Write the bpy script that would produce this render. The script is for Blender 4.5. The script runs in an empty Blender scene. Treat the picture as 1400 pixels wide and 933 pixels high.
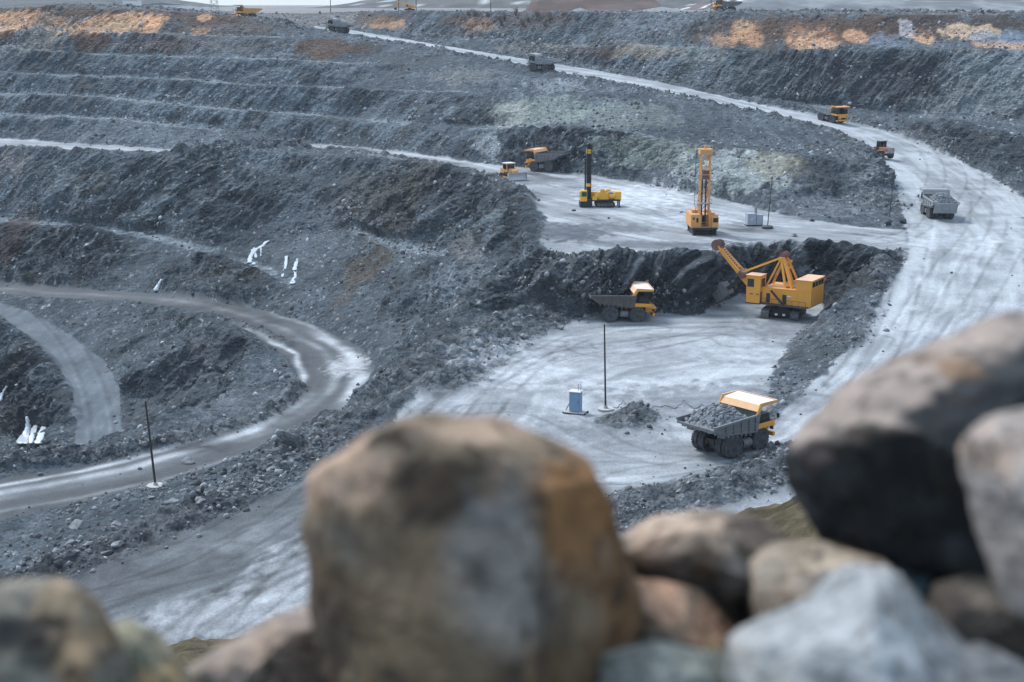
import bpy, bmesh, math, random, time
import numpy as np
from mathutils import Vector, Matrix
from mathutils.geometry import delaunay_2d_cdt

SC = bpy.context.scene
COL = SC.collection
R = math.radians
_T0 = time.time()

# ------------------------------------------------------------------ camera, sky, sun, exposure
PITCH = R(12.97)
FOC = 2000.0                      # focal length in pixels of the 1400 px wide photograph
cam_d = bpy.data.cameras.new('camera')
cam = bpy.data.objects.new('camera', cam_d)
COL.objects.link(cam)
cam.location = (0, 0, 0)
cam.rotation_euler = (R(90) - PITCH, 0, 0)
cam_d.sensor_width = 36.0
cam_d.lens = 36.0 * FOC / 1400.0
cam_d.clip_start = 0.1
cam_d.clip_end = 20000
cam_d.dof.use_dof = True
cam_d.dof.focus_distance = 230
cam_d.dof.aperture_fstop = 2.6
SC.camera = cam

world = bpy.data.worlds.new('World')
SC.world = world
world.use_nodes = True
wn = world.node_tree
wn.nodes.clear()
w_out = wn.nodes.new('ShaderNodeOutputWorld')
w_bg = wn.nodes.new('ShaderNodeBackground')
w_sky = wn.nodes.new('ShaderNodeTexSky')
SUN_EL, SUN_ROT = R(50), R(-48)    # sun high, to the left and a little in front of the lens
w_sky.sky_type = 'NISHITA'
w_sky.sun_disc = False
w_sky.sun_elevation = SUN_EL
w_sky.sun_rotation = SUN_ROT
w_sky.air_density = 1.0
w_sky.dust_density = 1.0
w_sky.ozone_density = 1.5
w_bg.inputs['Strength'].default_value = 0.085
w_mix = wn.nodes.new('ShaderNodeMix'); w_mix.data_type = 'RGBA'     # thin high cloud over the whole sky
w_mix.inputs[0].default_value = 0.6
w_mix.inputs[7].default_value = (4.6, 5.75, 6.9, 1)
wn.links.new(w_sky.outputs[0], w_mix.inputs[6])
wn.links.new(w_mix.outputs[2], w_bg.inputs[0])
wn.links.new(w_bg.outputs[0], w_out.inputs[0])

sun_d = bpy.data.lights.new('sun', 'SUN')
sun = bpy.data.objects.new('sun', sun_d)
COL.objects.link(sun)
sun_d.energy = 1.5
sun_d.angle = R(18)
sun_d.color = (1.0, 0.98, 0.96)
_sd = Vector((math.sin(SUN_ROT) * math.cos(SUN_EL), math.cos(SUN_ROT) * math.cos(SUN_EL), math.sin(SUN_EL)))
sun.rotation_euler = (-_sd).to_track_quat('-Z', 'Y').to_euler()

SC.view_settings.view_transform = 'Standard'
SC.view_settings.look = 'None'
SC.view_settings.exposure = 1.22
SC.view_settings.gamma = 1.0
SC.cycles.use_denoising = True
SC.cycles.max_bounces = 5
SC.cycles.diffuse_bounces = 2
SC.cycles.volume_bounces = 0

# ------------------------------------------------------------------ helpers
SP, CP = math.sin(PITCH), math.cos(PITCH)
def ray(u, v):
    a = -(v - 466.5) / FOC
    return (u - 700.0) / FOC, CP + SP * a, -SP + CP * a
def Pz(u, v, z):
    dx, dy, dz = ray(u, v); t = z / dz
    return (dx * t, dy * t, z)
def Py(u, v, y):
    dx, dy, dz = ray(u, v); t = y / dy
    return (dx * t, y, dz * t)
def to_uv(p):
    """where a point of the place stands in the 1400 px photograph"""
    d = p[1] * CP - p[2] * SP
    return 700 + FOC * p[0] / d, 466.5 - FOC * (p[2] * CP + p[1] * SP) / d

def tag(o, label=None, cat=None, group=None, kind=None):
    if label: o['label'] = label
    if cat: o['category'] = cat
    if group: o['group'] = group
    if kind: o['kind'] = kind
    return o

_rng = np.random.RandomState(7)
_perm = _rng.permutation(4096).astype(np.int32)
_perm = np.concatenate([_perm, _perm])
_g3 = _rng.normal(size=(4096, 3)).astype(np.float32)
_g3 /= np.linalg.norm(_g3, axis=1)[:, None]
def _h(i, j, k):
    return _perm[(_perm[(_perm[i & 4095] + j) & 4095] + k) & 4095]
def noise3(x, y, z):
    x = np.asarray(x, np.float32); y = np.asarray(y, np.float32); z = np.asarray(z, np.float32)
    x, y, z = np.broadcast_arrays(x, y, z)
    xi = np.floor(x).astype(np.int32); yi = np.floor(y).astype(np.int32); zi = np.floor(z).astype(np.int32)
    xf = x - xi; yf = y - yi; zf = z - zi
    u = xf * xf * xf * (xf * (xf * 6 - 15) + 10); v = yf * yf * yf * (yf * (yf * 6 - 15) + 10); w = zf * zf * zf * (zf * (zf * 6 - 15) + 10)
    out = 0
    for a in (0, 1):
        for b in (0, 1):
            for c in (0, 1):
                g = _g3[_h(xi + a, yi + b, zi + c)]
                d = g[..., 0] * (xf - a) + g[..., 1] * (yf - b) + g[..., 2] * (zf - c)
                out = out + (u if a else 1 - u) * (v if b else 1 - v) * (w if c else 1 - w) * d
    return out * 1.6                # about -1..1
def fbm(x, y, z, octv=4, gain=0.5, ridged=False):
    s = 0; a = 1.0; f = 1.0
    for i in range(octv):
        n = noise3(x * f + 17.3 * i, y * f - 9.1 * i, z * f + 5.7 * i)
        if ridged: n = 1 - 2 * np.abs(n)
        s = s + a * n; a *= gain; f *= 2.03
    return s
def noise2(x, y, k=0):
    xi = np.floor(x).astype(np.int32); yi = np.floor(y).astype(np.int32)
    xf = (x - xi).astype(np.float32); yf = (y - yi).astype(np.float32)
    u = xf * xf * xf * (xf * (xf * 6 - 15) + 10); v = yf * yf * yf * (yf * (yf * 6 - 15) + 10)
    def cn(a, b):
        g = _g3[_h(xi + a, yi + b, k)]
        return g[..., 0] * (xf - a) + g[..., 1] * (yf - b)
    n0 = cn(0, 0); n0 += u * (cn(1, 0) - n0)
    n1 = cn(0, 1); n1 += u * (cn(1, 1) - n1)
    return 1.9 * (n0 + v * (n1 - n0))
def fbm2(x, y, k=0, octv=4, gain=0.5):
    s = 0; a = 1.0; f = 1.0
    for i in range(octv):
        s = s + a * noise2(x * f + 17.3 * i, y * f - 9.1 * i, int(k) + 3 * i); a *= gain; f *= 2.03
    return s
def sstep(a, b, x):
    t = np.clip((x - a) / (b - a), 0, 1)
    return t * t * (3 - 2 * t)
# ------------------------------------------------------------------ the pit: break lines of the benches, roads and floors
V3, E3, STRIPS = [], [], []
def line(pts, closed=False):
    i0 = len(V3)
    V3.extend(pts)
    for i in range(len(pts) - 1): E3.append((i0 + i, i0 + i + 1))
    if closed: E3.append((i0 + len(pts) - 1, i0))
    return pts
def LZ(pts): return line([Pz(*p) for p in pts])
def LY(pts, shift=None):
    return line([Py(u, v, y + (np.interp(u, *shift) if shift else 0)) for u, v, y in pts])
S_LEFT = ((-300, 0, 300, 470, 640, 800, 1000, 1180), (60, 48, 20, 18, 14, 11, 8, 6))
S_RIGHT = ((480, 600, 760, 900, 1000, 1150, 1400), (30, 26, 25, 23, 20, 16, 12))
S_LEDGE = ((0, 1), (13, 13))
def back(pts, b, dz=0.0): return line([(p[0], p[1] + b, p[2] + dz) for p in pts])
def sub(pts, a, b): return [p for p in pts[a:b]]

# the photographer's slope: ledge, drop and a soil shoulder
line([(-70, -16, -1.0), (-20, -16, -1.05), (20, -16, -1.05), (70, -16, -1.0)])
line([(-60, 1.2, -.78), (-3, 1.2, -.78), (3, 1.2, -.78), (60, 1.2, -.78)])
line([(-60, 2.9, -1.5), (-3, 2.9, -1.5), (3, 2.9, -1.5), (60, 2.9, -1.5)])
line([(-65, 10, -8.5), (-6, 10, -8), (6, 10, -8), (65, 10, -8)])
line([(-80, 30, -15.5), (-8, 30, -14.6), (8, 30, -14.6), (80, 30, -13)])
LY([(-1200, 1000, 50), (250, 935, 50), (700, 930, 50), (900, 860, 50), (1000, 790, 50), (1060, 765, 50), (1150, 730, 50), (1800, 600, 50)])
shoulder = LY([(-1000, 990, 70), (100, 930, 70), (230, 893, 70), (290, 884, 70), (420, 880, 70), (650, 830, 70), (860, 765, 70), (1010, 709, 70), (1090, 686, 70), (1160, 655, 70), (1400, 600, 70), (1700, 560, 70)])
line([(-120, 110, -64), (-60, 112, -62.5), (-25, 116, -60), (0, 118, -57), (40, 118, -57), (80, 118, -55), (130, 118, -48)])

# pit floor
FLOOR_TOE = LZ([(556, 552, -57), (600, 517, -57), (635, 491, -57), (665, 471, -57), (715, 459, -57), (770, 447, -57), (800, 437, -57), (840, 431, -57), (890, 427, -57), (945, 432, -57), (962, 428, -57),
                (985, 414, -57), (1020, 405, -57), (1065, 402, -57), (1105, 408, -57), (1128, 420, -57), (1112, 440, -57), (1080, 470, -57), (1056, 508, -57), (1050, 545, -57)])
RAMP_L_LOW = LZ([(1240, 352, -47.6), (1215, 397, -50), (1165, 471, -53), (1105, 531, -56), (1040, 590, -57)])
LZ([(860, 700, -57), (760, 640, -57), (700, 560, -57), (620, 610, -57)])
NEAR_IN = LZ([(543, 572, -57.3), (480, 618, -57.8), (400, 668, -59), (300, 712, -60.5), (200, 748, -61.5), (80, 785, -62.5), (0, 808, -63), (-300, 860, -64)])
NEAR_MID = LZ([(600, 650, -57), (450, 720, -58), (300, 800, -59.5), (150, 860, -61), (0, 900, -62)])
BERM = LZ([(548, 548, -56.6), (500, 566, -57.8), (430, 612, -59.3), (340, 660, -60.8), (260, 698, -61.4), (150, 724, -62.3), (0, 765, -63.2), (-300, 830, -64)])

# lower haul road with its hairpin
LR_OUT = LZ([(-400, 800, -65), (0, 712, -64.2), (180, 672, -65), (300, 636, -65.8), (430, 590, -67.2), (488, 547, -68), (514, 505, -69), (490, 475, -70.2), (420, 442, -72), (330, 419, -74.6), (250, 405, -76.6), (150, 399, -78.6), (0, 388, -81), (-160, 384, -83), (-300, 382, -85)])
LR_IN = LZ([(-400, 730, -65.5), (0, 657, -64.8), (150, 632, -65.5), (260, 601, -66.3), (340, 576, -67), (388, 546, -68), (407, 516, -69), (394, 490, -70.4), (350, 461, -72.6), (290, 432, -75.2), (200, 414, -78), (100, 409, -80), (0, 403, -81.8), (-160, 398, -83.5), (-300, 396, -85.2)])
line([(p[0] - 4.5, p[1] + (0 if 3 < i < 9 else 5), p[2] + 0.9) for i, p in enumerate(LR_IN)][1:9])
ST_R = LZ([(-60, 409, -83.4), (10, 417, -82.8), (60, 437, -83.6), (105, 466, -84.8), (145, 498, -86), (163, 535, -87), (165, 575, -88), (168, 625, -89)])
ST_L = LZ([(-60, 424, -84), (0, 432, -83.4), (40, 462, -84.6), (75, 495, -85.8), (98, 535, -87), (105, 575, -88), (100, 625, -89.2)])
LZ([(230, 585, -88.5), (260, 560, -86), (290, 540, -83)])
LZ([(-240, 470, -97), (-80, 520, -100), (0, 572, -100), (48, 612, -100), (60, 640, -100)])
LZ([(-300, 560, -101), (-100, 600, -101), (-40, 660, -101)])

# drilling bench: front crest, back toe
BENCH_F = LZ([(-300, 200, -47), (-120, 202, -47), (0, 202, -47), (120, 207, -47), (252, 214, -47), (330, 208, -46.2), (435, 204, -47), (520, 216, -47), (600, 230, -47), (685, 250, -47), (725, 275, -47), (748, 300, -47), (740, 325, -47), (748, 349, -47.2),
              (800, 351, -47.4), (870, 351, -47.4), (935, 350, -47.4), (962, 348, -47.4), (985, 339, -47.4), (1015, 335, -47.4), (1080, 334, -47.4), (1140, 337, -47.4), (1182, 345, -47.5), (1240, 352, -47.6)])
BENCH_T = LZ([(-300, 186, -47), (-120, 187, -47), (0, 190, -47), (250, 206, -47), (330, 203, -46.2), (435, 197, -47), (520, 205, -47), (600, 216, -47), (660, 224, -47), (720, 231, -47), (780, 238, -47), (850, 247, -47), (920, 260, -47), (1000, 276, -47), (1060, 292, -47), (1120, 303, -47), (1180, 311, -47), (1238, 314, -47.2)])
# ledges of the face below it
LED = LY([(-300, 296, 452), (-100, 300, 448), (0, 305, 444), (90, 312, 436), (200, 326, 421), (300, 353, 396), (350, 371, 372), (400, 393, 349), (450, 420, 322)], S_LEDGE)
STRIPS.append((LED[:8], back(LED[:8], 7, 0.6)))
LEB = LY([(478, 318, 408), (540, 343, 380), (600, 352, 366), (642, 351, 353)], S_LEDGE)
STRIPS.append((LEB, back(LEB, 8, 0.5)))
LY([(470, 428, 330), (512, 428, 322), (560, 440, 308), (610, 430, 300)])
LY([(690, 400, 283), (650, 430, 272), (610, 470, 255)])

# walls left and behind the drilling bench
C1 = LY([(-300, 155, 488), (-150, 156, 488), (0, 158, 488), (150, 164, 486), (300, 180, 486), (390, 191, 487)], S_LEFT)
STRIPS.append((C1[:5], back(C1[:5], 9)))
C2 = LY([(-300, 126, 507), (-150, 127, 507), (0, 129, 507), (135, 134, 505), (280, 149, 503), (400, 157, 502), (470, 163, 500), (560, 171, 476), (640, 178, 452), (700, 177, 440), (800, 181, 421), (900, 193, 403), (1000, 205, 378), (1100, 214, 364), (1170, 219, 368)], S_LEFT)
STRIPS.append((C2[:8], back(C2[:8], 9))); STRIPS.append((C2[8:12], back(C2[8:12], 14)))
C3 = LY([(-300, 97, 526), (-150, 98, 526), (0, 100, 526), (100, 105, 525), (250, 110, 523), (330, 117, 522), (470, 122, 520), (560, 126, 508), (640, 128, 492), (690, 130, 486), (780, 134, 477), (850, 139, 468)], S_LEFT)
STRIPS.append((C3[:9], back(C3[:9], 9)))
C4 = LY([(-300, 65, 546), (-150, 66, 546), (0, 68, 546), (150, 76, 545), (300, 80, 545), (380, 82, 545), (470, 87, 545), (560, 88, 548), (640, 96, 530), (740, 108, 515)], S_LEFT)
STRIPS.append((C4[:8], back(C4[:8], 9)))
C5 = LY([(-300, 39, 565), (-150, 40, 565), (0, 41, 565), (100, 44, 565), (250, 48, 567), (380, 52, 572), (440, 56, 578), (520, 61, 590)], S_LEFT)
STRIPS.append((C5[:6], back(C5[:6], 9)))
RIM_L = LY([(-300, 12, 590), (-150, 12, 590), (0, 12, 590), (120, 10, 592), (200, 14, 595), (330, 23, 600), (400, 34, 606), (440, 41, 615)], S_LEFT)

# the long ramp
RAMP_L = LZ([(1240, 352, -47.6), (1240, 316, -47.2), (1225, 260, -45), (1190, 208, -41.8), (1130, 178, -38.5), (1060, 160, -35.5), (960, 140, -32), (850, 118, -28.3), (760, 100, -25), (640, 75, -19.5), (480, 47, -12.8), (430, 39, -10.6)])
RAMP_R = LZ([(1150, 800, -57), (1280, 680, -57), (1420, 560, -54.5), (1520, 460, -51.5), (1560, 370, -48.8), (1420, 285, -47), (1360, 245, -45.8), (1300, 215, -43.5), (1230, 185, -40.5), (1150, 165, -37.5), (1060, 148, -34.3), (1000, 135, -31.8), (900, 112, -28), (760, 88, -23.3), (600, 62, -16.8), (480, 41.5, -11.9), (428, 36, -9.8)])
LZ([(1760, 420, -46), (1660, 330, -42), (1560, 240, -39), (1500, 210, -37), (1400, 190, -36.5), (1300, 172, -36), (1230, 163, -36.3), (1150, 153, -35.2), (1060, 143, -33.3)])
WT = LY([(1700, 180, 430), (1520, 171, 450), (1400, 166, 465), (1330, 163, 478), (1250, 157, 490), (1150, 148, 500), (1060, 138, 502), (1000, 131, 506), (900, 108, 540), (760, 85, 582), (640, 67, 607), (560, 55, 634)], S_RIGHT)
WC = LY([(1700, 67, 460), (1520, 67, 478), (1420, 68, 492), (1300, 70, 510), (1170, 72, 520), (1070, 72, 521), (1000, 68, 527), (930, 65, 545), (860, 62, 565), (780, 64, 592), (700, 60, 608), (640, 56, 622), (560, 48, 650)], S_RIGHT)
STRIPS.append((WC, back(WC, 7)))
RIM_R = LY([(1700, 20, 498), (1520, 20, 515), (1420, 20, 530), (1300, 22, 548), (1170, 20, 558), (1060, 18, 560), (960, 20, 575), (860, 19, 598), (760, 18, 625), (650, 17, 652), (560, 15, 688), (490, 16, 705), (440, 20, 720)], S_RIGHT)
line([(-400, 700, -2.4), (-220, 700, -2.4), (-140, 710, -3.2), (-110, 730, -5)])
line([(-500, 800, -4), (-200, 800, -4), (0, 800, -4), (200, 800, -4), (500, 800, -4)])
line([(260, 600, -4), (320, 560, -4), (400, 500, -4)])
# margins outside the picture
V3.extend([(-420, y, z) for y, z in ((0, -1.2), (60, -30), (120, -64), (200, -66), (300, -100), (430, -80), (480, -47), (530, -28), (590, -2))])
V3.extend([(420, y, z) for y, z in ((0, -1.2), (60, -20), (120, -40), (200, -44), (300, -40), (400, -36), (440, -16), (470, -4))])
V3.extend([(150, 200, -46), (170, 260, -43)])

GX0, GY0, GD, GNX, GNY = -330.0, -16.0, 0.5, 1321, 1632
def build_tin():
    vs, es, fs, ov, oe, of = delaunay_2d_cdt([Vector((p[0], p[1])) for p in V3], E3, [], 0, 0.02)
    Z = np.zeros(len(vs)); A = np.array(V3)
    for i, ids in enumerate(ov):
        if ids: Z[i] = np.mean([V3[k][2] for k in ids])
        else:
            p = np.array(vs[i]); best = (1e9, 0)
            zz = []
            for a, b in E3:
                pa, pb = A[a], A[b]; d = pb[:2] - pa[:2]
                t = np.clip(np.dot(p - pa[:2], d) / max(1e-9, np.dot(d, d)), 0, 1)
                dist = np.linalg.norm(pa[:2] + t * d - p)
                if dist < 0.05: zz.append(pa[2] + t * (pb[2] - pa[2]))
                if dist < best[0]: best = (dist, pa[2] + t * (pb[2] - pa[2]))
            Z[i] = np.mean(zz) if zz else best[1]
    H = np.full((GNY, GNX), -5.0, np.float32)
    P = np.array([(v.x, v.y) for v in vs])
    for f in fs:
        a, b, c = f[:3]
        tri = P[[a, b, c]]
        x0, y0 = tri.min(0); x1, y1 = tri.max(0)
        i0 = max(0, int(math.floor((x0 - GX0) / GD))); i1 = min(GNX - 1, int(math.ceil((x1 - GX0) / GD)))
        j0 = max(0, int(math.floor((y0 - GY0) / GD))); j1 = min(GNY - 1, int(math.ceil((y1 - GY0) / GD)))
        if i1 < i0 or j1 < j0: continue
        X, Y = np.meshgrid(GX0 + GD * np.arange(i0, i1 + 1), GY0 + GD * np.arange(j0, j1 + 1))
        (ax, ay), (bx, by), (cx, cy) = tri
        det = (by - cy) * (ax - cx) + (cx - bx) * (ay - cy)
        if abs(det) < 1e-9: continue
        l1 = ((by - cy) * (X - cx) + (cx - bx) * (Y - cy)) / det
        l2 = ((cy - ay) * (X - cx) + (ax - cx) * (Y - cy)) / det
        l3 = 1 - l1 - l2
        m = (l1 >= -1e-6) & (l2 >= -1e-6) & (l3 >= -1e-6)
        H[j0:j1 + 1, i0:i1 + 1][m] = (l1 * Z[a] + l2 * Z[b] + l3 * Z[c])[m]
    return H
H0 = build_tin()
GXs = (GX0 + GD * np.arange(GNX)).astype(np.float32)
GYs = (GY0 + GD * np.arange(GNY)).astype(np.float32)
GX, GY = np.meshgrid(GXs, GYs)

def samp(G, x, y):
    fx = np.clip((np.asarray(x) - GX0) / GD, 0, GNX - 1.001); fy = np.clip((np.asarray(y) - GY0) / GD, 0, GNY - 1.001)
    i = fx.astype(np.int32); j = fy.astype(np.int32); a = fx - i; b = fy - j
    return (G[j, i] * (1 - a) + G[j, i + 1] * a) * (1 - b) + (G[j + 1, i] * (1 - a) + G[j + 1, i + 1] * a) * b
def blur(G, r):
    k = np.exp(-0.5 * (np.arange(-3 * r, 3 * r + 1) / r) ** 2); k /= k.sum(); k = k.astype(np.float32); n = len(k) // 2
    P = np.pad(G, ((n, n), (0, 0)), 'edge'); o = sum(k[i] * P[i:i + G.shape[0]] for i in range(len(k)))
    P = np.pad(o, ((0, 0), (n, n)), 'edge'); return sum(k[i] * P[:, i:i + G.shape[1]] for i in range(len(k)))
def inpoly(poly, X, Y):
    m = np.zeros(X.shape, bool); n = len(poly)
    for i in range(n):
        (xa, ya), (xb, yb) = poly[i][:2], poly[(i + 1) % n][:2]
        if ya == yb: continue
        c = ((ya > Y) != (yb > Y)) & (X < (xb - xa) * (Y - ya) / (yb - ya) + xa)
        m ^= c
    return m
def pline(pts, X, Y):
    """distance to a polyline, length along it, signed side"""
    D = np.full(X.shape, 1e9, np.float32); L = np.zeros(X.shape, np.float32); acc = 0
    for (xa, ya), (xb, yb) in zip([p[:2] for p in pts[:-1]], [p[:2] for p in pts[1:]]):
        dx, dy = xb - xa, yb - ya; l2 = dx * dx + dy * dy; l = math.sqrt(l2)
        t = np.clip(((X - xa) * dx + (Y - ya) * dy) / l2, 0, 1)
        d = np.hypot(X - xa - t * dx, Y - ya - t * dy)
        m = d < D
        sgn = np.sign((X - xa) * dy - (Y - ya) * dx)
        D = np.where(m, d, D); L = np.where(m, acc + t * l, L)
        if acc == 0: S = sgn
        else: S = np.where(m, sgn, S)
        acc += l
    return D, L, S
def rs(pts, n):
    """resample a polyline evenly"""
    P = np.array(pts)[:, :2]; s = np.r_[0, np.cumsum(np.linalg.norm(np.diff(P, axis=0), axis=1))]
    q = np.linspace(0, s[-1], n)
    return np.c_[np.interp(q, s, P[:, 0]), np.interp(q, s, P[:, 1])]

POLY = {}
POLY['lower_road'] = LR_OUT + LR_IN[::-1]
POLY['track'] = ST_R + ST_L[::-1]
POLY['ramp'] = RAMP_L_LOW[::-1] + RAMP_L[1:] + RAMP_R[::-1][:-1] + [(35, 118)]
POLY['floor'] = FLOOR_TOE + RAMP_L_LOW[::-1][:1] + [(38, 118), (0, 118)] + [Pz(420, 780, -58), Pz(543, 572, -57.3)]
POLY['near'] = NEAR_IN + [(-60, 112), (-25, 116), (0, 118), Pz(640, 700, -57)]
POLY['bench'] = BENCH_F + RAMP_L[1:2] + BENCH_T[::-1]
MASK = {k: blur(inpoly(p, GX, GY).astype(np.float32), 2) for k, p in POLY.items()}
flat = np.clip(sum(MASK.values()), 0, 1)
hill = sstep(95, 75, GY)                                            # the photographer's own slope
plateau = np.clip(np.where(GX < -75, sstep(0, 8, GY - np.interp(GX, [p[0] for p in RIM_L], [p[1] for p in RIM_L])), sstep(0, 8, GY - np.interp(GX, [p[0] for p in RIM_R[::-1]], [p[1] for p in RIM_R[::-1]]))), 0, 1)

berm = np.zeros_like(GX)
for a_, b_ in STRIPS: berm = np.maximum(berm, inpoly(a_ + b_[::-1], GX, GY))
berm = blur(berm.astype(np.float32), 1)

# domain warp so that crests and toes wander, then lumps, gullies and windrows
hard = np.clip(1 - flat * 0.9, 0, 1) * sstep(20, 60, GY)
wx = (fbm2(GX / 15, GY / 15, 1, 3) * 1.5 + fbm2(GX / 3.3, GY / 3.3, 2, 2) * 0.45) * hard
wy = (fbm2(GX / 15, GY / 15, 3, 3) * 1.5 + fbm2(GX / 3.3, GY / 3.3, 4, 2) * 0.45) * hard
H1 = samp(H0, GX + wx, GY + wy)
H1 = np.where(flat > 0.6, H0 * 0.7 + H1 * 0.3, H1)
H1 = blur(H1, 1)
conv = H1 - blur(blur(H1, 7), 7)                # over 0 by the crests, under 0 by the toes
H1 = H1 + np.clip(conv, 0, 2.5) * 0.25 * (1 - flat) * sstep(95, 130, GY)

def ridge(pix, h, w, zz=None, seed=0, lump=0.5):
    """a windrow of dozed rock along a line of the ground"""
    global H1
    pts = rs([Pz(*p) if zz is None else Pz(p[0], p[1], zz) for p in pix], 24)
    lo = np.maximum(((pts.min(0) - 3 * w - (GX0, GY0)) / GD).astype(int), 0); hi = np.minimum(((pts.max(0) + 3 * w - (GX0, GY0)) / GD).astype(int) + 1, (GNX, GNY))
    sl = np.s_[lo[1]:hi[1], lo[0]:hi[0]]
    D, L, S = pline(pts, GX[sl], GY[sl])
    p = np.exp(-(D / w) ** 2) * h * (1 + lump * fbm2(GX[sl] / 3.2, GY[sl] / 3.2, seed, 3))
    H1[sl] += p.astype(np.float32); rub[sl] += p
    return
rub = np.zeros_like(GX)
ridge([(1110, 626), (1057, 646), (993, 667), (941, 682), (886, 692), (846, 712)], 1.75, 4.2, -57, 1, .35)
ridge([(852, 580), (868, 572)], 1.5, 3.2, -57, 2)
ridge([(548, 550), (505, 573), (430, 622), (340, 668), (240, 706), (110, 748), (0, 775)], 1.3, 3.6, -60, 3, 0.8)
ridge([(405, 522), (385, 553), (335, 582), (255, 607), (150, 637), (0, 662)], 1.2, 1.8, -67, 4, 0.7)
ridge([(395, 488), (350, 458), (290, 430), (200, 412)], 0.8, 1.4, -74, 5, 0.7)
ridge([(260, 213), (330, 210), (400, 205)], 2.8, 6, -47, 6, 0.8)
ridge([(450, 206), (520, 214), (600, 228), (680, 247), (725, 274)], 1.1, 1.6, -47, 7, 0.9)
ridge([(0, 202), (120, 207), (250, 213)], 0.7, 1.4, -47, 8, 0.9)
ridge([(p[0], p[1], p[2]) for p in ((1195, 210, -42), (1130, 180, -38.7), (1060, 161, -35.6), (960, 141, -32.1), (850, 119, -28.4), (760, 101, -25), (640, 76, -19.6), (490, 49, -13))], 1.1, 2.4, None, 9, 0.8)
ridge([(1225, 372), (1208, 402), (1172, 458)], 0.6, 1.4, -51.5, 10, 0.8)
ridge([(p[0], p[1], p[2]) for p in ((1300, 213, -43.4), (1230, 184, -40.4), (1150, 164, -37.4), (1060, 147, -34.2), (900, 111, -28), (760, 87, -23.2), (600, 61, -16.8))], 1.0, 2.0, None, 11, 0.9)
ridge([(1110, 224), (1160, 240), (1205, 276)], 1.0, 5.0, -45, 12, 0.8)
ridge([(760, 420), (700, 440), (650, 470), (600, 510)], 2.0, 6.0, -56, 13, 0.7)
ridge([(p[0], p[1], p[2]) for p in ((0, 13, -2), (120, 11, -1.6), (200, 14, -2.5), (330, 22, -5), (400, 33, -8))], 1.2, 5.0, None, 14, 0.9)
ridge([(p[0], p[1], p[2]) for p in ((560, 16, -3.2), (650, 18, -3.8), (760, 19, -3.8), (860, 20, -4), (960, 21, -4.2), (1060, 19, -3.8), (1170, 21, -4.2), (1300, 22, -4.4), (1420, 20, -3.8))], 1.3, 5.0, None, 15, 0.9)
rub = np.clip(rub, 0, 1)

gz, gx_ = np.gradient(H1, GD)
slope = np.hypot(gz, gx_)
rock = np.clip(sstep(0.18, 0.5, blur(slope, 2)) * (1 - 0.85 * flat) , 0, 1)
rough = np.clip((1 - flat) * (1 - 0.6 * hill) * 0.7 + rub, 0, 1)
rough = np.where(plateau > 0.5, 0.35, rough)
rough = rough * (1 - 0.85 * berm) * (1 - .35 * sstep(430, 480, GY))
H1 = H1 + rough * (fbm2(GX / 8, GY / 8, 11, 4, 0.55) * 0.42 + fbm2(GX / 1.9, GY / 1.9, 12, 3, 0.6) * 0.14 + rub * fbm2(GX / 1.7, GY / 1.7, 15, 3, 0.6) * 0.25)
H1 = H1 + (1 - rough) * fbm2(GX / 9, GY / 9, 13, 3) * 0.10
hs = np.s_[:int((100 - GY0) / GD)]
H1[hs] += hill[hs] * sstep(6, 25, GY[hs]) * fbm2(GX[hs] / 2.2, GY[hs] / 2.2, 14, 4) * 0.35

# wheel ruts follow each road
ROADS = {
  'lower_road': [((Vector(a) + Vector(b)) / 2)[:2] for a, b in zip(rs(LR_OUT, 30).tolist(), rs(LR_IN, 30).tolist())],
  'ramp': rs([((np.array(Pz(*a)) + np.array(Pz(*b))) / 2)[:2] for a, b in (((1040, 590, -57), (1250, 690, -57)), ((1165, 471, -53), (1400, 540, -53)), ((1215, 397, -50), (1500, 440, -50)), ((1240, 330, -47.4), (1480, 320, -47.4)), ((1225, 260, -45), (1370, 250, -45.8)),
            ((1190, 208, -41.8), (1300, 215, -43.5)), ((1130, 178, -38.5), (1200, 176, -39.5)), ((1060, 160, -35.5), (1090, 153, -35)), ((850, 118, -28.3), (900, 112, -28)), ((640, 75, -19.5), (690, 76, -20)), ((430, 39, -10.6), (428, 36, -9.8)))], 40).tolist(),
  'track': [((Vector(a) + Vector(b)) / 2)[:2] for a, b in zip(rs(ST_R, 16).tolist(), rs(ST_L, 16).tolist())],
  'near': rs([Pz(640, 620, -57)[:2], Pz(520, 660, -57.5)[:2], Pz(380, 720, -59)[:2], Pz(200, 790, -60.5)[:2], Pz(0, 850, -62)[:2], Pz(-300, 930, -63)[:2]], 20).tolist(),
  'floor': rs([Pz(1060, 470, -57)[:2], Pz(940, 470, -57)[:2], Pz(800, 490, -57)[:2], Pz(690, 530, -57)[:2], Pz(640, 590, -57)[:2], Pz(760, 640, -57)[:2], Pz(990, 640, -57)[:2]], 24).tolist(),
  'bench': rs([Pz(-100, 196, -47)[:2], Pz(250, 210, -47)[:2], Pz(435, 200, -47)[:2], Pz(600, 222, -47)[:2], Pz(760, 260, -47)[:2], Pz(1000, 310, -47)[:2], Pz(1240, 330, -47)[:2]], 30).tolist(),
}
rut = np.zeros_like(GX); streak = np.zeros_like(GX); LRC = np.full_like(GX, 99); CROSS = {}
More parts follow.
